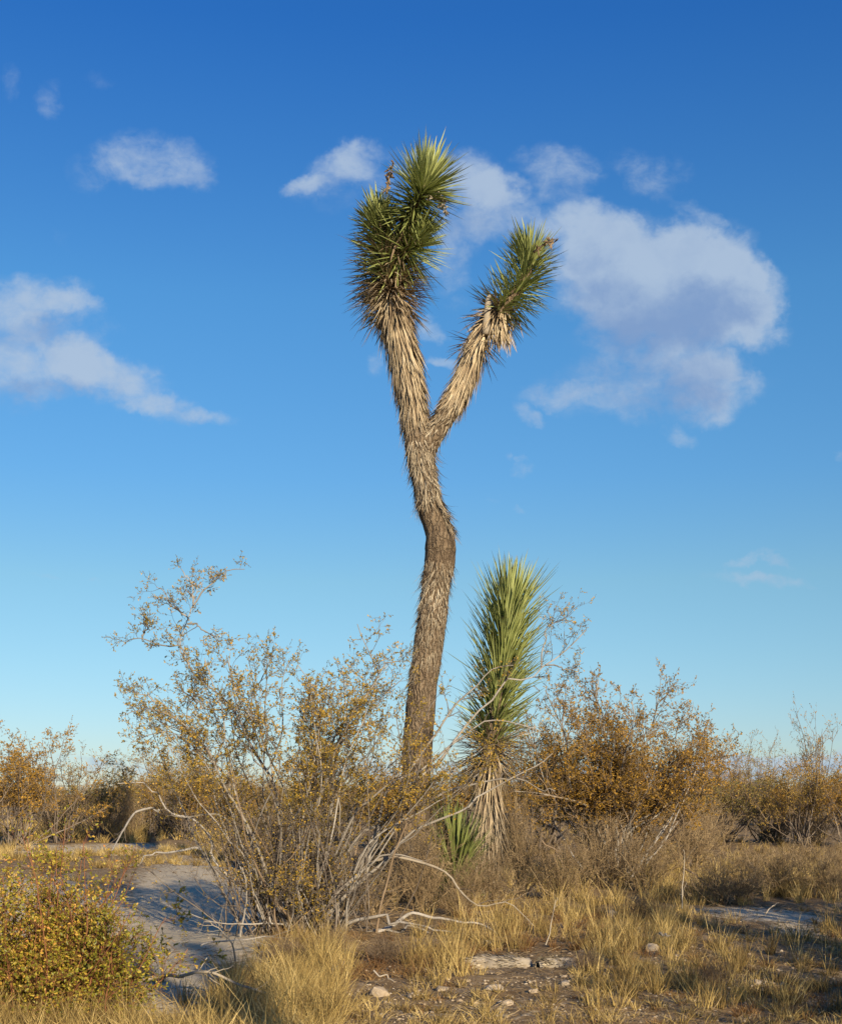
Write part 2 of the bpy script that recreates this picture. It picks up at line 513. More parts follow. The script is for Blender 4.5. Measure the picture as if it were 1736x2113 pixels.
def bark_material():
    m, T = new_mat('joshua_bark')
    pos = T.n('ShaderNodeTexCoord').outputs['Object']
    st = T.vmath('MULTIPLY', pos, (1, 1, .28))
    v = T.n('ShaderNodeTexVoronoi', {'Vector': T.vmath('ADD', st, T.vmath('MULTIPLY', T.noise(pos, 9, 4).outputs['Color'], (.09, .09, .09))), 'Scale': 22.0}, feature='DISTANCE_TO_EDGE').outputs[0]
    nz = T.noise(pos, 40, 6, .65).outputs[0]
    nb = T.noise(T.vmath('MULTIPLY', pos, (1, 1, 2.5)), 3.0, 4).outputs[0]
    h = T.math('ADD', T.math('MULTIPLY', T.math('MINIMUM', v, .25), 2.2), T.math('MULTIPLY', nz, .6))
    col = T.ramp(T.math('ADD', T.math('MULTIPLY', nz, .6), T.math('MULTIPLY', nb, .5)), [(.3, (.085, .058, .038)), (.55, (.19, .14, .092)), (.8, (.30, .24, .17))])
    col = T.mix(T.maprange(v, 0, .13, .6, 0), col, (.04, .028, .02))
    bm = T.n('ShaderNodeBump', {'Height': h, 'Strength': 1.0, 'Distance': .035})
    b = T.n('ShaderNodeBsdfPrincipled', {'Base Color': col, 'Roughness': .9, 'Specular IOR Level': .1, 'Normal': bm.outputs[0]})
    T.n('ShaderNodeOutputMaterial', {'Surface': b.outputs[0]})
    return m


def ground_material():
    m, T = new_mat('desert_soil')
    pos = T.n('ShaderNodeNewGeometry').outputs['Position']
    sand = T.n('ShaderNodeAttribute', attribute_name='tint').outputs['Fac']
    n1 = T.noise(pos, 1.6, 6, .6).outputs[0]
    n2 = T.noise(pos, 14.0, 6, .65).outputs[0]
    n3 = T.noise(pos, 90.0, 4, .6).outputs[0]
    vor = T.n('ShaderNodeTexVoronoi', {'Vector': pos, 'Scale': 38.0}).outputs
    soil = T.ramp(T.math('ADD', T.math('MULTIPLY', n2, .7), T.math('MULTIPLY', n1, .3)), [(.30, (.13, .08, .037)), (.5, (.26, .175, .088)), (.68, (.44, .33, .20))])
    sandc = T.ramp(T.math('ADD', T.math('MULTIPLY', n2, .6), T.math('MULTIPLY', n3, .4)), [(.3, (.40, .325, .21)), (.55, (.60, .505, .35)), (.75, (.72, .63, .46))])
    f = T.maprange(T.math('ADD', sand, T.math('MULTIPLY', T.math('SUBTRACT', n2, .5), .9)), .35, .65, 0, 1, True)
    col = T.mix(f, soil, sandc)
    peb = T.math('LESS_THAN', vor[0], T.maprange(n1, .35, .7, .18, .34))
    pebc = T.mix(T.n('ShaderNodeSeparateColor', {0: vor[1]}).outputs[0], (.24, .18, .11), (.58, .48, .35))
    col = T.mix(T.math('MULTIPLY', peb, T.math('SUBTRACT', .75, T.math('MULTIPLY', f, .65))), col, pebc)
    hh = T.math('ADD', T.math('MULTIPLY', n2, .6), T.math('ADD', T.math('MULTIPLY', n3, .3), T.math('MULTIPLY', T.math('MULTIPLY', peb, T.math('SUBTRACT', 1.0, f)), .25)))
    bm = T.n('ShaderNodeBump', {'Height': hh, 'Strength': .8, 'Distance': .035})
    b = T.n('ShaderNodeBsdfPrincipled', {'Base Color': col, 'Roughness': .95, 'Specular IOR Level': .1, 'Normal': bm.outputs[0]})
    T.n('ShaderNodeOutputMaterial', {'Surface': b.outputs[0]})
    return m


def stone_material():
    m, T = new_mat('pale_stone')
    pos = T.n('ShaderNodeNewGeometry').outputs['Position']
    tint = T.n('ShaderNodeAttribute', attribute_name='tint').outputs['Fac']
    nz = T.noise(pos, 55, 6, .65).outputs[0]
    col = T.ramp(T.math('ADD', T.math('MULTIPLY', nz, .6), T.math('MULTIPLY', tint, .4)), [(.25, (.16, .115, .07)), (.5, (.33, .26, .18)), (.8, (.54, .46, .35))])
    bm = T.n('ShaderNodeBump', {'Height': nz, 'Strength': .6, 'Distance': .01})
    b = T.n('ShaderNodeBsdfPrincipled', {'Base Color': col, 'Roughness': .9, 'Specular IOR Level': .15, 'Normal': bm.outputs[0]})
    T.n('ShaderNodeOutputMaterial', {'Surface': b.outputs[0]})
    return m


M_bark, M_ground, M_stone = bark_material(), ground_material(), stone_material()

# ------------------------------------------------------------------ ground sheet
def sand_mask(x, y):
    """1 on the bare sandy track at the left."""
    d = np.maximum(y, .5)
    px = CX + x / d * F; py = HY + CH / d * F
    def ell(cx, cy, rx, ry, rot=0):
        c, s = math.cos(math.radians(rot)), math.sin(math.radians(rot))
        dx, dy = px - cx, py - cy
        a, b = dx * c + dy * s, -dx * s + dy * c
        return np.clip(1.3 - np.sqrt((a / rx) ** 2 + (b / ry) ** 2), 0, 1)
    m = np.maximum.reduce([ell(420, 1880, 190, 130, 15), ell(430, 1830, 200, 50), ell(300, 2010, 190, 90, 0), ell(150, 1752, 260, 14), ell(560, 1860, 120, 70),
                           ell(100, 1900, 260, 110), ell(1580, 1890, 190, 18, 3) * .8, ell(960, 2085, 420, 40) * .42, ell(1640, 1915, 90, 25) * .6])
    return m * (y > 1)


def build_ground():
    r = np.concatenate([np.geomspace(0.4, 60, 330), np.geomspace(62, 6000, 60)])
    az = np.concatenate([np.linspace(-24, 24, 330), np.linspace(25, 335, 120)]) * math.pi / 180
    R, A = np.meshgrid(r, az, indexing='ij')
    X, Y = R * np.sin(A), R * np.cos(A)
    Z = ground(X, Y)
    near = R < 60
    pts = np.stack([X, Y], -1).reshape(-1, 2)
    fine = np.zeros(len(pts))
    nm = near.ravel()
    for i in np.nonzero(nm)[0]:
        x, y = pts[i]
        fine[i] = mnoise.fractal(Vector((x * 4.0, y * 4.0, 0)), 1.0, 2.0, 3)
    S = sand_mask(X, Y)
    Z = Z + fine.reshape(X.shape) * 0.016 * (1 - .35 * S)
    b = Buf()
    n, k = R.shape
    idx = np.arange(n * k).reshape(n, k)
    a = idx[:-1]; c = idx[1:]
    q = np.stack([a, np.roll(a, -1, 1), np.roll(c, -1, 1), c], -1).reshape(-1, 4)
    V = np.stack([X, Y, Z], -1).reshape(-1, 3)
    V = np.vstack([V, [[0, 0, 0]]])
    tri = np.stack([np.full(k, n * k), np.roll(idx[0], -1), idx[0]], -1)
    b.add(V, [q[:, ::-1], tri[:, ::-1]], np.append(S.ravel(), 0), 0)
    o = b.build('ground', M_ground)
    finish(o, 'dry gravelly desert ground with a pale bare sandy track on the left', None, None, 'structure')


build_ground()

# ------------------------------------------------------------------ Joshua trees
DOWN = np.array([0, 0, -1.0])


def arm_leaves(path, rad, n, t0, t1, th0, th1, L0, L1, w, tint=(0, 1), thj=.12, grav=0.0, tpow=1.0, lenj=.18, az=None, g=rng):
    """Leaves set round a stem: th is the angle from the way the stem grows."""
    N = len(path)
    u = np.linspace(0, 1, n) ** tpow + g.normal(0, .01, n)
    t = np.clip(t0 + (t1 - t0) * u, 0, 1)
    ti = t * (N - 1); i = np.minimum(ti.astype(int), N - 2); f = (ti - i)[:, None]
    c = path[i] * (1 - f) + path[i + 1] * f
    tan = unit(path[np.minimum(i + 1, N - 1)] - path[i])
    ref = np.array([0, 1., 0])
    a = unit(np.cross(tan, ref)); b = np.cross(tan, a)
    ph = np.arange(n) * 2.39996 + g.normal(0, .25, n) if az is None else g.uniform(az[0], az[1], n)
    radial = a * np.cos(ph)[:, None] + b * np.sin(ph)[:, None]
    th = th0 + (th1 - th0) * u + g.normal(0, thj, n)
    d = tan * np.cos(th)[:, None] + radial * np.sin(th)[:, None]
    r = np.interp(t, np.linspace(0, 1, len(rad)), rad)[:, None]
    L = (L0 + (L1 - L0) * u) * (1 + g.normal(0, lenj, n))
    L = np.maximum(L, .03)
    bend = DOWN * (grav * g.uniform(.4, 1.4, n))[:, None] + g.normal(0, .05, (n, 3))
    return dict(p=c + radial * r * .9, d=unit(d), L=L, w=np.full(n, w) * g.uniform(.75, 1.25, n), n=unit(radial + tan * .3), b=bend,
                t=g.uniform(tint[0], tint[1], n))


def cat_leaves(ls):
    return {k: np.concatenate([l[k] for l in ls]) for k in ls[0]}


UNIT_LEAVES = {}
def unit_leaf(kind, mat):
    if kind not in UNIT_LEAVES:
        res = []
        for v in range(6):
            b = Buf()
            bz = [-.10, -.04, 0, .05, .10, .16][v]
            spikes(b, np.zeros((1, 3)), np.array([[0, 1., 0]]), np.array([1.]), np.array([1.]), np.array([[0, 0, 1.]]),
                   np.array([[bz * .4, 0, 0]]), np.array([(v + .5) / 6]))
            res.append(b.mesh('leaf_' + kind, mat))
        UNIT_LEAVES[kind] = res
    return UNIT_LEAVES[kind]


def place_leaves(l, mat, massname, leafname, parent, n_single, origin, as_child=True):
    """The n_single leaves that show largest become objects, the rest one mass."""
    M = len(l['p'])
    towards = np.array([0, -1., 0])
    facing = l['n'] @ towards
    score = l['L'] * np.sqrt(np.clip(1 - (l['d'] @ towards) ** 2, .05, 1)) * (1.2 + np.clip(facing, -1, 1))
    pick = np.zeros(M, bool)
    pick[np.argsort(-score)[:n_single]] = True
    b = Buf()
    r = ~pick
    spikes(b, l['p'][r], l['d'][r], l['L'][r], l['w'][r], l['n'][r], l['b'][r], l['t'][r])
    mass = b.build(massname, mat, parent, origin)
    mass['kind'] = 'stuff'
    par = mass if as_child else parent
    ms = unit_leaf(leafname, mat)
    for i in np.nonzero(pick)[0]:
        d = unit(l['d'][i] + l['b'][i] * .8); s = unit(np.cross(d, l['n'][i])); n = np.cross(s, d)
        o = link(leafname, ms[min(5, int(l['t'][i] * 6))], par)
        L, w = l['L'][i], l['w'][i]
        p = l['p'][i] - np.asarray(origin)
        o.matrix_local = Matrix(((s[0] * w, d[0] * L, n[0] * w, p[0]), (s[1] * w, d[1] * L, n[1] * w, p[1]), (s[2] * w, d[2] * L, n[2] * w, p[2]), (0, 0, 0, 1)))
    return mass


def core(buf, path, rad, sides=28, amp=.06, seed=0):
    """Knobbly stem: radius varies with fissured relief."""
    N = len(path)
    P = path[None]
    T, A, B = frames(P)
    th = np.arange(sides) * 2 * math.pi / sides
    R = np.interp(np.linspace(0, 1, N), np.linspace(0, 1, len(rad)), rad)
    rr = np.zeros((N, sides))
    for i in range(N):
        for j in range(sides):
            q = Vector((math.cos(th[j]) * 2.2 + seed, math.sin(th[j]) * 2.2, i * .16))
            q2 = Vector((math.cos(th[j]) * 7 + seed, math.sin(th[j]) * 7, i * .5))
            rr[i, j] = 1 + amp * mnoise.noise(q) * 1.4 + amp * .8 * abs(mnoise.noise(q2))
    rr = rr * R[:, None]
    V = P[0][:, None, :] + rr[:, :, None] * (A[0][:, None, :] * np.cos(th)[None, :, None] + B[0][:, None, :] * np.sin(th)[None, :, None])
    idx = np.arange(N * sides).reshape(N, sides)
    a = idx[:-1]; b = idx[1:]
    q = np.stack([a, np.roll(a, -1, 1), np.roll(b, -1, 1), b], -1).reshape(-1, 4)
    top = np.array([[N * sides]])
    V = np.vstack([V.reshape(-1, 3), path[-1:] + T[0, -1:] * R[-1] * .4])
    tri = np.stack([idx[-1], np.roll(idx[-1], -1), np.full(sides, N * sides)], -1)
    buf.add(V, [q, tri], .5, 0)


def tall_tree():
    D = 14.6
    S = D / F
    base = np.array([(848 - CX) * S, D, 0.0]); base[2] = float(ground(base[0], D)) - .05
    root = thing('joshua_tree', 'tall forked Joshua tree with a shaggy grey trunk and two spiky green heads', 'joshua tree', base)
    g = np.random.default_rng(3)

    def PW(pts, dz=0.0):
        """(px, py, depth offset) control points"""
        return np.array([W(p[0], p[1], D + (p[2] if len(p) > 2 else 0)) for p in pts])
    trunk = catmull(PW([(846, 1875), (851, 1760), (857, 1617), (869, 1444), (884, 1329), (896, 1230), (906, 1165), (908, 1112), (898, 1078), (886, 1045), (880, 1010), (868, 950), (860, 900)]), 150)
    trad = np.array([47, 41, 37, 34, 32, 31, 30, 30, 30, 30, 29, 29, 29, 29, 28, 30, 31, 26, 25, 25, 26, 27]) * S
    b = Buf()
    core(b, trunk, trad, 40, .07, 1)
    b.build('trunk', M_bark, root, base)
    left = catmull(PW([(864, 935), (858, 890), (850, 826), (836, 750), (818, 670), (806, 608), (799, 560), (792, 500), (780, 452), (776, 428)]), 90)
    lrad = np.array([26, 25, 23, 22, 22, 21, 20, 18, 15, 10]) * S
    right = catmull(PW([(872, 940), (888, 905), (908, 873), (938, 824), (966, 764), (984, 712), (998, 672), (1030, 640), (1064, 604), (1084, 570), (1090, 530), (1087, 512)]), 90)
    rrad = np.array([22, 22, 21, 21, 20, 18, 17, 15, 14, 12, 11, 8]) * S
    armD = catmull(PW([(806, 560, 0), (822, 500, -.15), (854, 430, -.25), (874, 388, -.32), (882, 358, -.32)]), 40)
    armB = catmull(PW([(808, 560, 0), (828, 528, -.1), (850, 505, -.15), (862, 488, -.2)]), 30)
    armE = catmull(PW([(810, 690, 0), (800, 650, .2), (785, 622, .35), (772, 604, .45)]), 20)   # small side head behind the skirt
    for nm, pth, rd, sd in (('left_limb', left, lrad, 3), ('right_limb', right, rrad, 5)):
        b = Buf(); core(b, pth, rd, 24, .07, sd)
        b.build('limb', M_bark, root, base)
    for pth, rd in ((armD, np.array([15, 13, 12, 9]) * S), (armB, np.array([12, 11, 8]) * S), (armE, np.array([10, 8, 6]) * S)):
        b = Buf(); core(b, pth, rd, 14, .05, 9)
        b.build('branch', M_bark, root, base)
    W_ = .021
    # ---- green heads
    heads = [
        # top head
        [arm_leaves(armD, [.07, .06, .04], 300, 1.0, .80, .04, 1.25, .36, .45, W_, (.55, 1), .12, .02, .8, g=g),
         arm_leaves(armD, [.07, .06, .04], 380, .84, .50, 1.1, 2.1, .40, .34, W_, (.05, .7), .22, .08, g=g)],
        # long left head
        [arm_leaves(left, lrad, 190, 1.0, .93, .05, 1.0, .20, .28, W_, (.4, 1), .14, .03, .8, g=g),
         arm_leaves(left, lrad, 500, .94, .70, .9, 1.70, .27, .36, W_, (.05, .85), .22, .08, g=g)],
        # right-hand side head of the left limb
        [arm_leaves(armB, [.06, .05, .03], 230, 1.0, .55, .1, 1.5, .32, .42, W_, (.4, 1), .16, .05, g=g),
         arm_leaves(armB, [.06, .05, .03], 90, .6, .1, 1.4, 2.2, .40, .40, W_, (.0, .6), .2, .1, g=g)],
        # head of the right limb
        [arm_leaves(right, rrad, 220, 1.0, .93, .05, 1.1, .26, .34, W_ * .9, (.5, 1), .14, .03, .8, g=g),
         arm_leaves(right, rrad, 400, .94, .68, .8, 1.6, .34, .33, W_ * .9, (.3, 1), .2, .08, g=g)],
        # small head behind
        [arm_leaves(armE, [.05, .04], 110, 1.0, .3, .2, 1.7, .26, .30, W_ * .9, (.0, .5), .2, .1, g=g)],
    ]
    for ls, ns in zip(heads, (90, 90, 45, 65, 10)):
        place_leaves(cat_leaves(ls), M_yucca, 'crown', 'leaf', root, ns, base)
    # ---- dead straw skirts
    straw = [
        arm_leaves(left, lrad, 420, .71, .58, 1.5, 2.6, .38, .34, W_ * .8, (.1, 1), .28, .14, g=g),
        arm_leaves(left, lrad * 1.22, 1100, .64, .30, 2.93, 3.0, .34, .30, W_ * .8, (.25, 1), .10, .03, g=g),
        arm_leaves(left, lrad * 1.1, 520, .34, .14, 2.92, 2.98, .28, .20, W_ * .65, (.1, .9), .11, .04, g=g),
        arm_leaves(left, lrad, 300, .84, .64, 1.0, 1.9, .38, .40, W_ * .7, (.0, .7), .3, .12, g=g),
        arm_leaves(right, rrad, 170, .72, .60, 1.5, 2.5, .28, .24, W_ * .7, (.2, 1), .3, .22, g=g),
        arm_leaves(right, rrad * 1.1, 620, .58, .26, 2.90, 2.98, .27, .22, W_ * .68, (.3, 1), .10, .04, g=g),
        arm_leaves(right, rrad, 60, .54, .50, 1.7, 2.3, .26, .28, W_ * .7, (.0, .6), .25, .1, g=g),
        arm_leaves(armB, [.05, .05], 80, .5, .0, 1.3, 2.6, .34, .34, W_ * .7, (.1, .7), .3, .2, g=g),
        arm_leaves(armD, [.05, .05], 60, .5, .1, 1.3, 2.4, .34, .34, W_ * .7, (.0, .6), .3, .2, g=g),
    ]
    # the loose tassel that hangs under the right head
    nt = 190
    px = g.normal(1030, 12, nt); py = g.uniform(638, 690, nt)
    pp = np.array([W(a, c, D + e) for a, c, e in zip(px, py, g.normal(0, .06, nt))])
    dd = unit(np.stack([g.normal(.05, .16, nt) + (px - 1030) * .008, g.normal(0, .15, nt), -np.ones(nt)], -1))
    straw.append(dict(p=pp, d=dd, L=g.uniform(.16, .28, nt), w=np.full(nt, W_ * .6), n=unit(np.stack([g.normal(0, .5, nt), -np.ones(nt), g.normal(0, .2, nt)], -1)),
                      b=g.normal(0, .06, (nt, 3)), t=g.uniform(.2, 1, nt)))
    place_leaves(cat_leaves(straw), M_dead, 'straw_skirt', 'dead_leaf', root, 260, base)
    # ---- weathered grey thatch on the trunk
    th = [
        arm_leaves(trunk, trad, 1700, .99, .855, 2.93, 3.0, .19, .16, W_ * .55, (.1, 1), .10, .03, g=g),
        arm_leaves(trunk, trad * 1.1, 330, .87, .80, 2.88, 2.95, .22, .17, W_ * .55, (.0, .6), .12, .04, az=(2.2, 4.4), g=g),
        arm_leaves(trunk, trad, 2700, .735, .51, 2.93, 2.99, .15, .13, W_ * .42, (.15, .9), .12, .03, g=g),
        arm_leaves(trunk, trad, 200, .52, .44, 2.76, 2.86, .14, .14, W_ * .42, (.1, .8), .14, .04, az=(-1.2, 1.0), g=g),
        arm_leaves(left, lrad, 620, .22, .02, 2.93, 3.0, .20, .16, W_ * .55, (.1, .9), .13, .04, g=g),
        arm_leaves(right, rrad, 620, .30, .03, 2.93, 3.0, .19, .14, W_ * .55, (.2, 1), .13, .05, g=g),
    ]
    l = cat_leaves(th)
    keep = np.array([mnoise.noise(Vector(q) * 7.0) > -.22 for q in l['p']]) | (g.uniform(0, 1, len(l['p'])) < .25)
    l = {k_: v_[keep] for k_, v_ in l.items()}
    l['L'] = l['L'] * g.uniform(.5, 1.25, len(l['L']))
    b = Buf()
    spikes(b, l['p'], l['d'], l['L'], l['w'], l['n'], l['b'] + g.normal(0, .2, l['b'].shape), l['t'], segs=(0.0, .5, .8))
    t_ = b.build('thatch', M_thatch, root, base); t_['kind'] = 'stuff'
    # ---- old flower stalks with dry pods
    for k, (pts, npod) in enumerate(([[(797, 400), (800, 372), (806, 352), (812, 336)], 26], [[(868, 410), (888, 402), (905, 410), (918, 432)], 60], [[(1100, 520), (1118, 506), (1132, 498), (1142, 500)], 18])):
        P = path_from(pts, D - .3, D - .42, 14)
        b = Buf(); tubes(b, P[None], np.linspace(.014, .006, 14)[None], 6)
        st = b.build('flower_stalk', M_brown, root, base)
        b = Buf()
        ii = g.integers(2, 14, npod)
        s0 = P[ii]; dv = unit(g.normal(0, 1, (npod, 3)) + [0, -.2, .0])
        Q = s0[:, None] + dv[:, None] * np.linspace(0, 1, 4)[None, :, None] * g.uniform(.04, .10, npod)[:, None, None]
        tubes(b, Q, np.tile([.003, .008, .011, .003], (npod, 1)), 5, g.uniform(0, 1, npod))
        o = b.build('seed_pods', M_pale if k == 1 else M_brown, st, base); o['kind'] = 'stuff'
    # grey broken stub on the right limb
    P = path_from([(1002, 690), (1003, 660), (1006, 625), (1009, 608)], D - .1, D - .12, 12)
    b = Buf(); tubes(b, P[None], np.array([np.interp(np.linspace(0, 1, 12), [0, .5, .9, 1], [.05, .042, .034, .012])]), 10)
    b.build('broken_stub', M_pale, root, base)


def small_tree():
    D = 15.4
    S = D / F
    base = np.array([(985 - CX) * S, D, 0.]); base[2] = float(ground(base[0], D)) - .05
    root = thing('joshua_tree', 'shorter unbranched Joshua tree with one long green head over a straw skirt', 'joshua tree', base)
    g = np.random.default_rng(5)
    P = catmull(np.array([W(a, c, D) for a, c in [(983, 1858), (988, 1780), (998, 1700), (1006, 1620), (1013, 1545), (1026, 1444), (1040, 1340), (1050, 1262), (1053, 1235)]]), 110)
    rad = np.array([30, 27, 24, 21, 20, 19, 18, 17, 15, 10]) * S
    b = Buf(); core(b, P, rad, 24, .08, 4)
    b.build('trunk', M_bark, root, base)
    W_ = .022
    ls = [arm_leaves(P, rad, 130, 1.0, .95, .03, .55, .46, .58, W_ * 1.1, (.4, 1), .12, .0, g=g),
          arm_leaves(P, rad, 470, .96, .68, .50, .72, .58, .54, W_ * 1.1, (.1, 1), .16, .04, g=g),
          arm_leaves(P, rad, 300, .70, .51, .68, 1.0, .52, .40, W_ * 1.1, (.1, .9), .2, .05, g=g)]
    place_leaves(cat_leaves(ls), M_yucca, 'crown', 'leaf', root, 280, base)
    straw = [arm_leaves(P, rad, 380, .54, .44, 1.1, 2.3, .42, .38, W_ * .7, (.0, .8), .35, .14, g=g),
             arm_leaves(P, rad * 1.15, 420, .47, .28, 2.75, 2.9, .36, .36, W_ * .65, (.1, .9), .17, .05, g=g),
             arm_leaves(P, rad * 1.5, 560, .34, .04, 2.82, 2.95, .42, .34, W_ * .6, (.0, .75), .12, .03, g=g)]
    low = straw.pop()
    place_leaves(cat_leaves(straw), M_dead, 'straw_skirt', 'dead_leaf', root, 240, base)
    b = Buf()
    spikes(b, low['p'], low['d'], low['L'], low['w'], low['n'], low['b'] + g.normal(0, .1, low['b'].shape), low['t'] * .7)
    o = b.build('grey_skirt', M_thatch, root, base); o['kind'] = 'stuff'
    # the knee-high pup
    D2 = 14.9
    b2 = np.array([(938 - CX) * D2 / F, D2, 0.]); b2[2] = float(ground(b2[0], D2)) - .03
    root = thing('young_joshua_tree', 'young stemless green Joshua tree clump beside the shorter tree', 'joshua tree', b2)
    P = catmull(np.array([W(a, c, D2) for a, c in [(940, 1868), (936, 1800), (932, 1745)]]), 30)
    b = Buf(); core(b, P, [.09, .08, .05], 16, .08, 6)
    b.build('trunk', M_bark, root, b2)
    ls = [arm_leaves(P, [.08, .07, .04], 260, 1.0, .5, .03, .80, .50, .60, .026, (.0, .45), .12, .03, g=g),
          arm_leaves(P, [.08, .07, .04], 130, .6, .0, 0.5, 1.1, .50, .44, .026, (.0, .35), .15, .08, g=g)]
    place_leaves(cat_leaves(ls), M_yucca, 'crown', 'leaf', root, 120, b2)
    st = arm_leaves(P, [.08, .07], 90, .4, .0, 1.4, 2.7, .35, .3, .02, (.0, .7), .25, .1, g=g)
    place_leaves(st, M_dead, 'straw_skirt', 'dead_leaf', root, 30, b2)


tall_tree()
small_tree()

# ------------------------------------------------------------------ creosote bushes
def creosote(stems, R, g, k1=5, k2=5, k3=3, L1=(.25, .6), L2=(.10, .28), L3=(.05, .12), nleaf=7, leaf=.018, t1=(.35, 1), up=.08,
             wood=None, fol=None, tw=1.0, leafmask=None, rich=False):
    """stems (M,N,3). Adds twigs to wood and leaflets to fol."""
    s, d, r, t = spawn(stems, R, k1, t1[0], t1[1], (.35, 1.0), g)
    M = len(s)
    P1 = grow(s, d, g.uniform(*L1, M), 7, .20, up, g)
    R1 = np.linspace(1, .35, 7)[None] * np.minimum(r * .6, .010)[:, None]
    tubes(wood, P1, R1 * tw, 4, g.uniform(0, 1, M), False)
    s, d, r, t = spawn(P1, R1, k2, .2, 1, (.4, 1.1), g)
    M = len(s)
    P2 = grow(s, d, g.uniform(*L2, M), 5, .24, up * .8, g)
    R2 = np.linspace(1, .45, 5)[None] * np.minimum(r * .6, .005)[:, None]
    tubes(wood, P2, R2 * tw, 3, g.uniform(0, 1, M), False)
    s, d, r, t = spawn(P2, R2, k3, .2, 1, (.4, 1.1), g)
    M = len(s)
    P3 = grow(s, d, g.uniform(*L3, M), 3, .25, .05, g)
    R3 = np.linspace(1, .6, 3)[None] * np.full(M, .0016)[:, None]
    tubes(wood, P3, R3 * tw, 3, g.uniform(0, 1, M), False)
    allP = P3
    s, d, r, t = spawn(allP, R3, nleaf, .15, 1, (.3, 1.2), g)
    if leafmask is not None:
        keep = leafmask(s)
        s, d = s[keep], d[keep]
    leaves(fol, s, d, leaf * g.uniform(.6, 1.3, len(s)), .55, None, g, rich)


def Z4(l): return [(187.8 + x * .4222, 1126.7 + y * .4222) for x, y in l]
def Z3(l): return [(798 + x * .2889, 1126.7 + y * .2889) for x, y in l]
def Z6(l): return [(563.3 + x * .3515, 1549 + y * .3515) for x, y in l]
def Z7(l): return [(1079.7 + x * .378, 1314.5 + y * .378) for x, y in l]


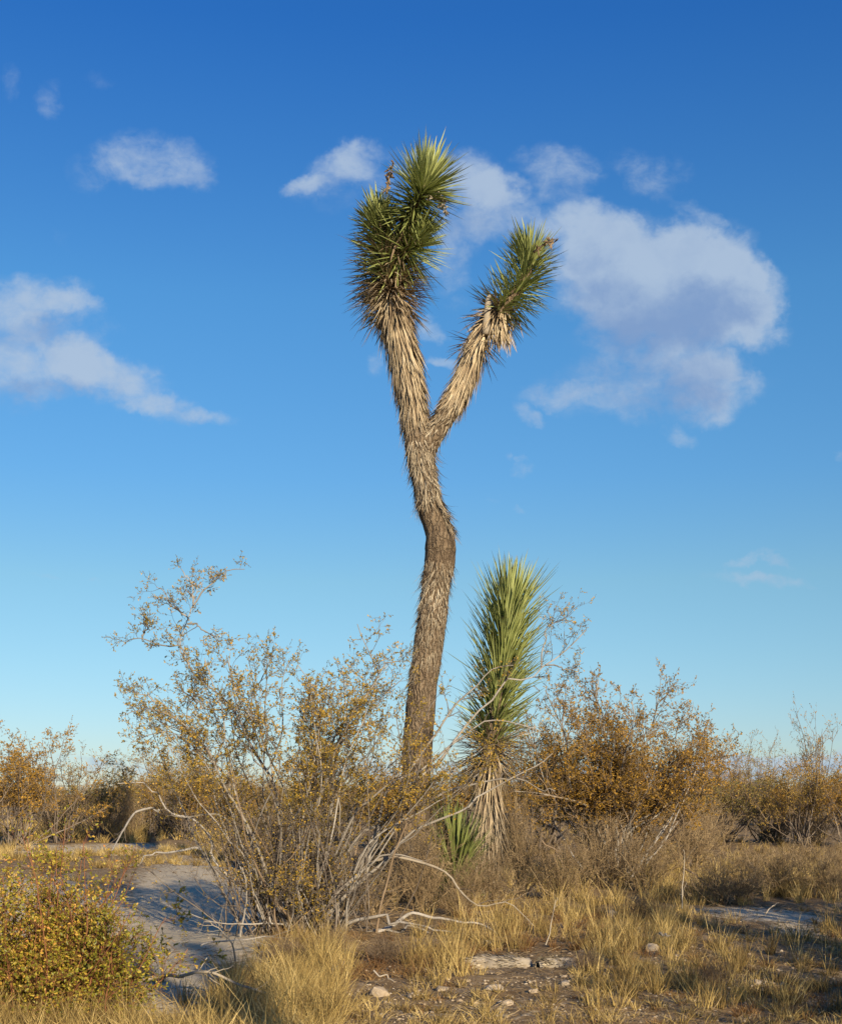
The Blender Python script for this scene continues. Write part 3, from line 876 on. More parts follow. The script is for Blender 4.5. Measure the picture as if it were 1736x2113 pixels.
def hero_bush():
    D = 11.3
    g = np.random.default_rng(21)
    base = GP(612, 1927)
    root = thing('creosote_bush', 'large sprawling creosote bush with bare grey stems in front of the tall Joshua tree', 'bush', base)
    live = [
        Z4([(990, 1890), (935, 1500), (905, 1250), (885, 1150), (850, 1090), (780, 960), (700, 790), (600, 690), (520, 630), (470, 540), (440, 490), (460, 420), (480, 360), (500, 290), (520, 210)]),
        Z4([(470, 530), (440, 495), (330, 470), (250, 455), (190, 460), (150, 490)]),
        Z4([(250, 455), (270, 400), (240, 370)]),
        Z4([(480, 365), (430, 320), (380, 270), (350, 215), (320, 200)]),
        Z4([(500, 290), (530, 230), (600, 170), (680, 115), (750, 112)]),
        Z4([(500, 290), (490, 190), (440, 110)]),
        Z4([(470, 380), (520, 390), (580, 430), (620, 470)]),
        Z4([(960, 1860), (830, 1500), (720, 1300), (650, 1180), (600, 1050), (540, 960), (480, 890), (400, 830), (330, 800), (230, 800), (150, 830)]),
        Z4([(400, 830), (330, 770), (270, 740), (200, 710), (150, 690)]),
        Z4([(600, 1050), (520, 950), (420, 900), (350, 860), (300, 820)]),
        Z4([(700, 790), (630, 800), (570, 790), (520, 760), (470, 720), (410, 690)]),
        Z4([(520, 770), (500, 690), (500, 620), (470, 560)]),
        Z4([(890, 1160), (870, 1040), (830, 960), (790, 850), (720, 740), (690, 640), (680, 520)]),
        Z4([(860, 1100), (900, 1000), (940, 900), (930, 780), (940, 640), (970, 560)]),
        Z4([(790, 960), (790, 850), (790, 740), (830, 640), (870, 560), (890, 500)]),
        Z4([(1010, 1860), (980, 1600), (960, 1400), (1040, 1250), (1090, 1100), (1100, 980), (1090, 880), (1030, 850), (960, 850)]),
        Z4([(1100, 980), (1110, 850), (1090, 740), (1060, 660), (1010, 580)]),
        Z4([(1050, 1800), (1150, 1500), (1180, 1250), (1200, 1050), (1210, 980), (1260, 860), (1300, 780), (1350, 720), (1400, 620), (1370, 550), (1320, 440), (1300, 380)]),
        Z4([(1180, 1000), (1240, 900), (1330, 820), (1400, 760), (1450, 700), (1530, 640)]),
        Z4([(1080, 1800), (1250, 1400), (1350, 1250), (1480, 1130), (1530, 1000), (1500, 900), (1480, 800)]),
        Z4([(1400, 620), (1450, 560), (1520, 560)]),
        Z4([(980, 1500), (1060, 1250), (1130, 1050), (1180, 900), (1160, 780), (1170, 680)]),
        Z4([(700, 1300), (640, 1120), (560, 1040), (480, 960), (360, 900), (200, 960)]),
    ]
    # long arms reaching to the right, across the Joshua trees
    live_r = [
        Z4([(1060, 1830), (1300, 1420), (1450, 1340)]) + Z3([(130, 1640), (380, 1270), (500, 1130), (640, 1000), (720, 900), (830, 860), (900, 850)]),
        Z4([(1080, 1840), (1330, 1500)]) + Z3([(100, 1760), (350, 1560), (480, 1380), (640, 1200), (740, 1110), (800, 1010), (830, 950), (900, 930), (1000, 955), (1070, 900), (1100, 860), (1200, 800), (1300, 720), (1380, 640), (1420, 600)]),
        Z3([(1130, 850), (1230, 860), (1340, 900)]),
        Z3([(1100, 860), (1110, 740), (1150, 560), (1230, 540)]),
    ]
    bare = [
        Z4([(1080, 1850), (1350, 1560)]) + Z3([(0, 1740), (250, 1600), (450, 1430), (600, 1320), (680, 1260), (800, 1250), (950, 1280), (1100, 1320)]),
        Z4([(1100, 1850), (1300, 1650)]) + Z3([(100, 2100), (350, 1960), (600, 1840), (700, 1780), (900, 1650), (1050, 1560), (1180, 1480)]),
        Z3([(200, 1900), (400, 1760), (600, 1700), (850, 1650), (1000, 1680), (1100, 1730), (1200, 1750)]),
        Z6([(420, 1120), (440, 860), (480, 740), (540, 670), (620, 630), (720, 615), (850, 650), (980, 690), (1050, 740), (1100, 830), (1180, 900), (1250, 910), (1370, 890), (1450, 950), (1530, 1030)]),
        Z6([(330, 1120), (430, 1020), (560, 990), (640, 985), (750, 1010), (860, 1020), (1000, 1040), (1200, 1090)]),
        Z6([(380, 1180), (500, 1100), (620, 1060), (750, 1050), (880, 1070), (950, 1120), (1040, 1190), (1090, 1220)]),
        Z6([(600, 1080), (720, 1010), (820, 970), (950, 975), (1100, 980), (1200, 1000), (1300, 1060), (1340, 1120), (1370, 1170)]),
        Z6([(640, 1120), (720, 1090), (800, 1100), (900, 1130), (1000, 1180)]),
        Z4([(900, 1880), (820, 1760), (800, 1700), (700, 1620), (640, 1570), (580, 1500), (590, 1440), (540, 1360), (480, 1310), (380, 1290), (330, 1240), (290, 1180), (230, 1165), (130, 1160)]),
        Z4([(330, 1290), (240, 1300), (170, 1360), (140, 1420), (100, 1510)]),
        Z4([(540, 1480), (450, 1490), (330, 1500), (250, 1530), (190, 1560)]),
        Z4([(720, 1450), (640, 1340), (560, 1320), (440, 1330), (370, 1320)]),
        Z4([(1100, 1800), (1270, 1640), (1360, 1550), (1400, 1520), (1500, 1510), (1620, 1540)]),
    ]
    N = 30
    allstems, allR = [], []

    def put(pts, r0, r1, mat, jit=.006, spread=.8, far=None):
        d1 = D + (g.uniform(-spread, spread) if far is None else far)
        start_d = D + g.uniform(-.15, .15) if pts[0][1] > 1850 else D + g.uniform(-.2, .2)
        P = path_from(pts, start_d, d1, N, jit)
        L = np.linalg.norm(np.diff(P, axis=0), axis=1).sum()
        R = np.linspace(r0, r1, N) * (1 + g.normal(0, .06, N))
        b = Buf(); tubes(b, P[None], R[None], 7, g.uniform(.3, .9))
        b.build('branch', mat, root, base)
        allstems.append(P); allR.append(R)
        return L
    wood, fol = Buf(), Buf()
    for pts in live:
        big = pts[0][1] > 1800
        put(pts, .018 if big else .008, .003, M_wood, .008, .7 if big else .35)
    nl = len(allstems)
    for pts in live_r:
        big = pts[0][1] > 1800
        put(pts, .020 if big else .007, .004, M_wood, .006, far=.3)
    nr = len(allstems)
    for pts in bare:
        big = pts[0][1] > 1850 or len(pts) > 12
        put(pts, .019 if big else .012, .004, M_pale if len(pts) > 14 else M_wood, .013, far=g.uniform(-.9, .2))
    A, AR = np.array(allstems), np.array(allR)
    # the fan of thin leafy stems that fills the bush between the big ones and reaches over the tall trunk
    cx_ = [250, 330, 430, 520, 620, 700, 760, 830, 900, 970, 1060]
    cy_ = [1460, 1420, 1350, 1345, 1370, 1400, 1330, 1400, 1440, 1480, 1540]
    fan = []
    for i in range(50):
        ex = g.uniform(270, 1010); ey = np.interp(ex, cx_, cy_) + 260 * g.uniform(0, 1) ** 1.3
        rx, ry = 600 + (ex - 600) * .22 + g.normal(0, 28), g.uniform(1890, 1945)
        my = ry + (ey - ry) * g.uniform(.35, .6); mx = rx + (ex - rx) * g.uniform(.25, .55)
        fan.append(path_from([(rx, ry), (mx, my), ((mx + ex) / 2 + g.normal(0, 22), (my + ey) / 2), (ex, ey)], D + g.normal(0, .12), D + g.uniform(-.8, .9), N, .013))
    FA = np.array(fan)
    FR = np.linspace(1, .3, N)[None] * g.uniform(.006, .012, len(fan))[:, None]
    for i in range(len(fan)):
        b = Buf(); tubes(b, FA[i:i + 1], FR[i:i + 1], 5, g.uniform(.1, 1))
        b.build('branch', M_wood, root, base)
    creosote(FA, FR, g, 11, 5, 3, (.10, .36), (.05, .17), (.03, .07), 5, .019, (.55, 1), .07, wood, fol)
    # extra stems of the crowded base
    n = 150
    ang = g.uniform(0, 2 * math.pi, n); lean = g.uniform(.25, 1.15, n)
    d = np.stack([np.sin(lean) * np.cos(ang), np.sin(lean) * np.sin(ang) * .8, np.cos(lean)], -1)
    st = np.stack([base[0] + g.normal(0.05, .28, n), base[1] + g.normal(0, .16, n), np.full(n, base[2] - .03)], -1)
    E = grow(st, d, g.uniform(.5, 1.7, n), N, .07, .03, g)
    ER = np.linspace(1, .35, N)[None] * g.uniform(.004, .012, n)[:, None]
    for i in range(40):
        b = Buf(); tubes(b, E[i:i + 1], ER[i:i + 1], 6, g.uniform(.2, 1))
        b.build('branch', (M_wood, M_brown)[i % 2], root, base)
    tubes(wood, E[40:], ER[40:] * .7, 5, g.uniform(.2, 1, n - 40))
    bigm = np.array([np.linalg.norm(np.diff(q, axis=0), axis=1).sum() > 1.6 for q in A[:nl]])
    creosote(A[:nl][bigm], AR[:nl][bigm], g, 15, 5, 3, (.10, .34), (.05, .17), (.03, .07), 5, .019, (.46, 1), .06, wood, fol)
    creosote(A[:nl][~bigm], AR[:nl][~bigm], g, 7, 5, 3, (.06, .22), (.04, .14), (.03, .07), 4, .017, (.12, 1), .05, wood, fol)
    creosote(A[nl:nr], AR[nl:nr], g, 8, 5, 3, (.10, .30), (.06, .16), (.03, .07), 3, .017, (.72, 1), .05, wood, fol)
    creosote(E[75:], ER[75:], g, 5, 3, 1, (.10, .36), (.06, .16), (.02, .06), 0, .018, (.3, 1), .0, wood, fol)
    creosote(A[nr:], AR[nr:], g, 5, 3, 1, (.08, .28), (.04, .12), (.02, .05), 0, .017, (.5, 1), .0, wood, fol)
    creosote(E[:75], ER[:75], g, 4, 4, 3, (.10, .36), (.06, .18), (.03, .08), 2, .018, (.62, 1), .05, wood, fol)
    # low leafy shoots at the very base
    n = 26
    st = np.stack([base[0] + g.normal(-.05, .25, n), base[1] - g.uniform(0, .3, n), np.full(n, base[2])], -1)
    E2 = grow(st, np.stack([g.normal(0, .35, n), g.normal(-.1, .3, n), np.ones(n)], -1), g.uniform(.35, .85, n), 10, .1, .05, g)
    R2 = np.full((n, 10), .005)
    tubes(wood, E2, R2, 4, g.uniform(0, .5, n))
    creosote(E2, R2, g, 5, 4, 3, (.08, .22), (.05, .12), (.02, .05), 4, .017, (.15, 1), .05, wood, fol)
    o = wood.build('twigs', M_greytwig, root, base); o['kind'] = 'stuff'
    o = fol.build('foliage', M_creo, root, base); o['kind'] = 'stuff'


def proto_bush(seed, h=2.4, w=1.3, n=26, k=(6, 6, 3), nleaf=5, leaf=.035, lean=(.1, .95), mat=None, woodmat=None, t1=(.4, 1), tw=1.7, L1=(.22, .55)):
    """A whole bush at the origin as (wood mesh, twig mesh, foliage mesh)."""
    g = np.random.default_rng(seed)
    ang = np.arange(n) * 2.4 + g.normal(0, .4, n); ln = g.uniform(*lean, n)
    d = np.stack([np.sin(ln) * np.cos(ang) * w, np.sin(ln) * np.sin(ang) * w, np.cos(ln)], -1)
    st = np.stack([g.normal(0, .12, n), g.normal(0, .12, n), np.full(n, -.03)], -1)
    L = h * g.uniform(.6, 1.05, n) * (1.0 + .1 * np.sin(ln))
    N = 18
    P = grow(st, d, L, N, .085, .045, g)
    R = np.linspace(1, .25, N)[None] * g.uniform(.012, .022, n)[:, None]
    a, b, c = Buf(), Buf(), Buf()
    tubes(a, P, R, 5, g.uniform(.1, 1, n))
    creosote(P, R, g, k[0], k[1], k[2], L1, (.12, .30), (.06, .14), nleaf, leaf, t1, .08, b, c, tw)
    return a.mesh('bush_stems', woodmat or M_greytwig), b.mesh('bush_twigs', M_brown), c.mesh('bush_foliage', mat or M_creo_far)


def place_bush(meshes, loc, s, rz, label, name='creosote_bush', cat='bush', group=None, sz=None):
    e = thing(name, label, cat, loc, group)
    e.rotation_euler = (0, 0, rz)
    e.scale = (s, s, sz or s)
    for nm, me in zip(('stems', 'twigs', 'foliage'), meshes):
        if me is None or len(me.polygons) == 0: continue
        o = link(nm, me, e)
        if nm != 'stems': o['kind'] = 'stuff'
    return e


hero_bush()

# right-hand creosote behind the shorter Joshua tree
def right_bush():
    D = 18.6
    g = np.random.default_rng(33)
    base = GP(1270, HY + CH * F / D)
    root = thing('creosote_bush', 'broad ochre creosote bush with pale fanned stems right of the shorter Joshua tree', 'bush', base)
    bx, by = 1262, 1640 + CH * F / D
    hand = [
        [(1290, by)] + Z7([(570, 1080), (680, 1000), (760, 930), (800, 860), (870, 780), (900, 690), (960, 640)]),
        [(1285, by)] + Z7([(560, 1090), (600, 1010), (700, 900), (760, 820), (800, 700), (830, 560), (850, 440)]),
        [(1280, by)] + Z7([(520, 1050), (560, 950), (580, 850), (590, 740), (640, 640), (700, 500), (720, 430), (740, 320)]),
        [(1250, by)] + Z7([(430, 1020), (370, 920), (330, 850), (230, 770), (130, 700), (60, 640)]),
        [(1260, by)] + Z7([(440, 1000), (450, 900), (460, 800), (470, 700), (450, 560), (430, 420), (390, 330), (410, 230)]),
        [(1255, by)] + Z7([(400, 1000), (300, 900), (250, 780), (240, 640), (200, 500), (150, 380), (120, 290)]),
        [(1255, by)] + Z7([(420, 1020), (330, 920), (200, 880), (60, 850), (-60, 840)]),
        [(1270, by)] + Z7([(500, 1000), (500, 860), (530, 700), (570, 560), (600, 440), (590, 350)]),
        [(1270, by)] + Z7([(480, 1000), (440, 860), (380, 700), (330, 560), (330, 440)]),
        [(1280, by)] + Z7([(560, 1060), (720, 960), (850, 900), (940, 800), (1000, 700), (1020, 660)]),
        [(1250, by)] + Z7([(380, 1010), (260, 950), (150, 860), (100, 740), (60, 560), (40, 420)]),
        [(1285, by)] + Z7([(600, 1040), (740, 900), (820, 760), (900, 620), (930, 540)]),
    ]
    N = 24
    S_, R_ = [], []
    for pts in hand:
        P = path_from(pts, D, D + g.uniform(-1.0, 1.0), N, .010)
        R = np.linspace(.022, .006, N)
        b = Buf(); tubes(b, P[None], R[None], 6, g.uniform(.3, 1))
        b.build('branch', M_wood, root, base)
        S_.append(P); R_.append(R)
    wood, fol = Buf(), Buf()
    n = 42
    ang = np.arange(n) * 2.4; ln = g.uniform(.15, .95, n)
    d = np.stack([np.sin(ln) * np.cos(ang) * 1.1, np.sin(ln) * np.sin(ang), np.cos(ln)], -1)
    st = np.stack([base[0] + g.normal(0, .2, n), base[1] + g.normal(0, .2, n), np.full(n, base[2])], -1)
    E = grow(st, d, g.uniform(1.3, 2.5, n), N, .08, .04, g)
    ER = np.linspace(1, .3, N)[None] * g.uniform(.010, .018, n)[:, None]
    for i in range(24):
        b = Buf(); tubes(b, E[i:i + 1], ER[i:i + 1], 5, g.uniform(.2, 1))
        b.build('branch', M_wood, root, base)
    tubes(wood, E[24:], ER[24:], 5, g.uniform(.2, 1, n - 24))
    A = np.concatenate([np.array(S_), E]); AR = np.concatenate([np.array(R_), ER])
    creosote(A, AR, g, 14, 6, 3, (.22, .58), (.10, .28), (.05, .12), 6, .027, (.42, 1), .07, wood, fol, 1.3)
    o = wood.build('twigs', M_brown, root, base); o['kind'] = 'stuff'
    o = fol.build('foliage', M_creo_far, root, base); o['kind'] = 'stuff'


right_bush()

PB = [proto_bush(100 + i, 2.3, 1.15, 22, (7, 6, 3), (5, 4, 5, 4)[i], (.036, .032, .034, .030)[i], mat=(M_creo_far, M_creo_olive, M_creo_far, M_creo_gold)[i], tw=1.3) for i in range(4)]
PSPARSE = [proto_bush(200 + i, 2.6, .9, 14, (5, 5, 2), 3, .034, (.05, .6)) for i in range(2)]


def mid_bushes():
    g = np.random.default_rng(44)
    # (px, ground py, top py, prototype, width factor, label)
    rows = [
        (30, 1745, 1500, PB[0], 1.1, 'golden creosote bush at the far left edge behind the grass bank'),
        (-120, 1750, 1520, PB[2], 1.2, 'creosote bush just beyond the left edge of the frame'),
        (130, 1738, 1530, PSPARSE[0], 1.2, 'open wispy creosote bush rising behind the leftmost golden one'),
        (215, 1735, 1565, PB[1], 1.1, 'dark dense creosote bush left of the upright shadow on the brush'),
        (300, 1728, 1560, PB[3], 1.2, 'rounded creosote bush behind the upright shadow'),
        (385, 1735, 1550, PB[0], 1.1, 'creosote bush seen past the left arms of the sprawling bush'),
        (345, 1722, 1500, PSPARSE[1], 1.0, 'tall thin creosote with sparse crown behind the left brush'),
        (480, 1728, 1580, PB[2], 1.2, 'low creosote bush behind the sprawling bush, near its left side'),
        (590, 1722, 1600, PB[1], 1.2, 'short creosote bush seen through the middle of the sprawling bush'),
        (690, 1740, 1560, PB[3], 1.1, 'creosote bush left of the tall trunk, behind the sprawling bush'),
        (780, 1750, 1570, PB[0], 1.1, 'creosote bush close behind the tall trunk on its left'),
        (890, 1745, 1570, PB[1], 1.1, 'creosote bush between the two Joshua trees'),
        (960, 1760, 1550, PB[2], 1.1, 'creosote bush directly behind the shorter Joshua tree'),
        (1120, 1760, 1455, PB[3], 1.2, 'tall creosote bush touching the right side of the long green head'),
        (1400, 1738, 1590, PB[2], 1.3, 'low dark ochre creosote bush right of the broad fanned one'),
        (1490, 1740, 1560, PB[1], 1.3, 'creosote bush in the middle of the right-hand hedge of bushes'),
        (1495, 1728, 1495, PSPARSE[1], .8, 'thin creosote with bare arching stems above the right-hand hedge'),
        (1580, 1738, 1575, PB[0], 1.2, 'ochre creosote bush beside the tall feathery one at the right'),
        (1560, 1725, 1520, PSPARSE[0], .8, 'feathery creosote top standing over the right-hand bushes'),
        (1655, 1748, 1560, PB[3], 1.1, 'creosote bush with a dark base near the right edge'),
        (1690, 1738, 1455, PSPARSE[0], .62, 'tall narrow feathery creosote near the right edge'),
        (1760, 1750, 1560, PB[2], 1.2, 'creosote bush cut by the right edge of the frame'),
        (1900, 1750, 1540, PB[1], 1.2, 'creosote bush just beyond the right edge of the frame'),
        (-60, 1728, 1470, PSPARSE[1], 1.0, 'tall open creosote crown entering from the left edge'),
    ]
    for px, gy, ty, pr, wf, lab in rows:
        p = GP(px, gy)
        H = CH - (ty - HY) * p[1] / F - p[2]
        ref = 2.35 if pr in PB else 2.7
        sz = H / ref
        e = place_bush(pr, p, sz * wf, g.uniform(0, 6.28), lab, group='creosote bushes of the middle distance', sz=sz)
    # far bushes, three loose belts
    k = 0
    for dist, n, hh, bl in ((52, 26, 1.9, 'nearest of the far belts of scrub'), (75, 34, 2.0, 'middle belt of far scrub'), (110, 44, 2.2, 'farthest belt of scrub along the horizon')):
        for i in range(n):
            x = (-.42 + .84 * (i + g.uniform(.1, .9)) / n) * dist
            y = dist * g.uniform(.88, 1.12)
            sc = hh * g.uniform(.75, 1.2) / 2.35
            pr = PB[g.integers(0, 4)]
            place_bush(pr, (x, y, float(ground(x, y))), sc * 1.25, g.uniform(0, 6.28), 'small ochre creosote bush in the ' + bl,
                       group='creosote bushes in the ' + bl, sz=sc)
    # bushes behind and right of the camera: what casts the shade over the lower right
    for x, y, s, lab in ((5.6, 3.0, .75, 'creosote bush outside the frame shading the lower right gravel'),
                         (7.4, 8.6, .85, 'creosote bush outside the frame on the right, its shade reaching the bare patch'),
                         (3.7, 4.5, .78, 'low creosote bush just outside the frame at the lower right'),
                         (4.6, 7.0, .95, 'creosote bush just outside the frame beside the right-hand gravel'),
                         (5.5, 9.6, 1.05, 'creosote bush just outside the frame beside the right-hand grass'),
                         (4.9, 2.4, 1.0, 'creosote bush beside the camera on the right'),
                         (8.6, 11.0, .9, 'creosote bush outside the frame beyond the right-hand shrubs'),
                         (6.3, 5.6, .55, 'small creosote bush outside the frame on the right'),
                         (9.5, 6.5, 1.1, 'big creosote bush far outside the frame on the right')):
        place_bush(PB[int(x * 7) % 4], (x, y, float(ground(x, y))), s, x * 3, lab, group='creosote bushes around the camera')


mid_bushes()


def tree_behind_camera():
    """The Joshua tree whose shade falls on the sandy track: a smaller copy of the tall one."""
    src = bpy.data.objects['joshua_tree']
    r = src.copy(); COL.objects.link(r)
    r['label'] = 'small forked Joshua tree behind the camera, shading the sandy track'
    r.location = (2.15, -1.0, 0.0); r.scale = (.52, .52, .50); r.rotation_euler = (0, 0, .6)
    for ch in src.children:
        c = ch.copy(); COL.objects.link(c); c.parent = r


tree_behind_camera()


def front_bush():
    g = np.random.default_rng(55)
    base = GP(115, 2098)
    root = thing('leafy_shrub', 'leafy yellow-green shrub flecked with orange leaves in the lower left corner', 'shrub', base)
    wood, fol = Buf(), Buf()
    n = 84
    ang = g.uniform(0, 6.283, n); ln = np.abs(g.normal(0, .78, n)).clip(0, 1.25)
    d = np.stack([np.sin(ln) * np.cos(ang), np.sin(ln) * np.sin(ang) * .8, np.cos(ln)], -1)
    st = np.stack([base[0] + g.normal(0, .16, n), base[1] + g.normal(0.05, .14, n), np.full(n, base[2] - .02)], -1)
    N = 14
    L = (.30 + .80 * g.uniform(0, 1, n) ** 1.2) * (.82 + .22 * np.sin(ang * 3 + 1) + .12 * np.sin(ang * 7)) * (1 - .22 * np.sin(ln))
    P = grow(st, d, L, N, .09, .05, g)
    R = np.linspace(1, .35, N)[None] * g.uniform(.004, .008, n)[:, None]
    for i in range(30):
        b = Buf(); tubes(b, P[i:i + 1], R[i:i + 1], 5, g.uniform(0, 1))
        b.build('stem', M_redwood, root, base)
    tubes(wood, P[30:], R[30:], 4, g.uniform(0, 1, n - 30))
    nw = 16
    wa = g.uniform(0, 6.283, nw); wl = g.uniform(.1, .9, nw)
    wd = np.stack([np.sin(wl) * np.cos(wa), np.sin(wl) * np.sin(wa), np.cos(wl)], -1)
    PW_ = grow(np.repeat(base[None], nw, 0) + g.normal(0, .06, (nw, 3)) * [1, 1, 0], wd, g.uniform(.85, 1.2, nw), N, .10, .05, g)
    RW = np.linspace(1, .35, N)[None] * np.full(nw, .005)[:, None]
    tubes(wood, PW_, RW, 4, g.uniform(0, 1, nw))
    creosote(PW_, RW, g, 6, 3, 2, (.05, .18), (.03, .09), (.02, .05), 2, .017, (.5, 1), .05, wood, fol, .8, rich=True)
    creosote(P, R, g, 8, 5, 3, (.06, .26), (.05, .17), (.03, .07), 4, .018, (.30, 1), .05, wood, fol, .8, rich=True)
    o = wood.build('twigs', M_redwood, root, base); o['kind'] = 'stuff'
    o = fol.build('foliage', M_front, root, base); o['kind'] = 'stuff'


front_bush()

# ------------------------------------------------------------------ dry grey shrubs
def dry_proto(seed, n=60, k=(5, 4), mat=None, lean=(.05, 1.2), tw=1.5):
    g = np.random.default_rng(seed)
    ang = g.uniform(0, 6.28, n); ln = g.uniform(*lean, n)
    d = np.stack([np.sin(ln) * np.cos(ang), np.sin(ln) * np.sin(ang), np.cos(ln)], -1)
    st = np.stack([g.normal(0, .10, n), g.normal(0, .10, n), np.full(n, -.02)], -1)
    P = grow(st, d, g.uniform(.6, 1.0, n), 10, .12, .05, g)
    R = np.linspace(1, .4, 10)[None] * g.uniform(.005, .009, n)[:, None]
    a, b = Buf(), Buf()
    tubes(a, P, R, 4, g.uniform(0, 1, n), False)
    s, d, r, t = spawn(P, R, k[0], .25, 1, (.3, .9), g)
    P1 = grow(s, d, g.uniform(.15, .4, len(s)), 5, .22, .05, g)
    R1 = np.linspace(1, .5, 5)[None] * np.full(len(s), .0035)[:, None]
    tubes(b, P1, R1 * tw / 1.5, 3, g.uniform(0, 1, len(s)), False)
    s, d, r, t = spawn(P1, R1, k[1], .2, 1, (.3, 1), g)
    P2 = grow(s, d, g.uniform(.06, .2, len(s)), 3, .25, .03, g)
    tubes(b, P2, np.full((len(s), 3), .0022) * tw / 1.5, 3, g.uniform(0, 1, len(s)), False)
    return a.mesh('dry_stems', mat or M_dry), b.mesh('dry_twigs', mat or M_dry), None


def dry_shrubs():
    g = np.random.default_rng(66)
    protos = [dry_proto(300 + i) for i in range(4)]
    rusty = [dry_proto(320, mat=M_brown)]
    rows = [
        (1075, 1850, 110, 190, 'grey dry shrub against the right side of the shorter trunk'),
        (1160, 1858, 150, 125, 'dry twiggy shrub right of the shorter Joshua tree, in front of its neighbour'),
        (1235, 1835, 190, 145, 'broad grey shrub below the stems of the ochre creosote bush'),
        (1330, 1840, 170, 125, 'tangled grey shrub right of the broadest grey one'),
        (1300, 1795, 180, 110, 'grey shrub half hidden behind the tangled one, under the ochre bush'),
        (1420, 1800, 190, 120, 'rounded grey-brown shrub at the right of the dry thicket'),
        (1440, 1748, 200, 95, 'dry shrub under the dark ochre bush on the right'),
        (1500, 1868, 190, 95, 'low dry shrub with straw stems above the bare shaded patch'),
        (1600, 1858, 210, 95, 'low spreading dry shrub right of the one above the bare patch'),
        (1710, 1860, 170, 90, 'low dry shrub at the right edge of the picture'),
        (1560, 1805, 200, 60, 'flat dry shrub in the middle of the right-hand clearing'),
        (1690, 1800, 200, 60, 'flat dry shrub at the far side of the right-hand clearing'),
        (1680, 1742, 160, 85, 'dark dry shrub under the tall feathery creosote on the right'),
        (1600, 1740, 120, 70, 'small dry shrub under the right-hand hedge'),
        (965, 1880, 120, 105, 'dry shrub at the foot of the shorter Joshua tree'),
        (1015, 1878, 120, 130, 'dry shrub covering the right foot of the shorter Joshua tree'),
        (945, 1892, 110, 60, 'low dry shrub in front of the young green clump'),
        (868, 1872, 120, 170, 'tall tangled dry shrub between the foot of the tall trunk and the green clump'),
        (770, 1900, 170, 120, 'dry shrub among the right-hand stems of the sprawling bush'),
        (870, 1885, 150, 170, 'dry twiggy shrub in front of the tall trunk'),
        (800, 1845, 150, 160, 'grey dry shrub left of the tall trunk behind the sprawling bush'),
        (120, 1728, 170, 90, 'tangle of dead grey stems below the leftmost bushes'),
        (215, 1722, 150, 95, 'grey dead tangle left of the upright shadow'),
        (330, 1725, 150, 75, 'dry shrub right of the upright shadow'),
        (265, 1738, 80, 110, 'tan brush tuft on which the tall trunk casts its upright shadow'),
        (420, 1728, 150, 70, 'dry shrub beyond the sandy track'),
        (-60, 1730, 170, 90, 'dry shrub beyond the left edge of the frame'),
        (560, 1745, 150, 90, 'dry shrub seen through the sprawling bush'),
        (1830, 1850, 200, 100, 'dry shrub beyond the right edge of the frame'),
        (1040, 1790, 130, 120, 'tan shrub between the shorter trunk and the dry thicket'),
    ]
    for i, (px, gy, w, h, lab) in enumerate(rows):
        p = GP(px, gy)
        sx = w * p[1] / F / 1.5; sz = h * p[1] / F / .95
        place_bush(protos[i % 4], p, sx, g.uniform(0, 6.28), lab, 'dry_shrub', 'shrub', 'dry grey shrubs', sz)
    for px, gy, w, h, lab in ((600, 1985, 110, 55, 'low rusty shrub at the foot of the sprawling bush'), (800, 1990, 130, 60, 'low rusty shrub left of the fallen log'),
                              (1205, 2012, 90, 45, 'dark rust-red dead shrub at the right end of the fallen log'), (1470, 2040, 80, 60, 'small brown shrub on the gravel lower right'),
                              (1330, 1900, 120, 50, 'low brown shrub in front of the dry thicket'), (700, 1975, 90, 60, 'low rusty shrub below the middle of the sprawling bush')):
        p = GP(px, gy)
        place_bush(rusty[0], p, w * p[1] / F / 1.5, px, lab, 'dead_shrub', 'shrub', 'low rusty dead shrubs', h * p[1] / F / .95)


dry_shrubs()

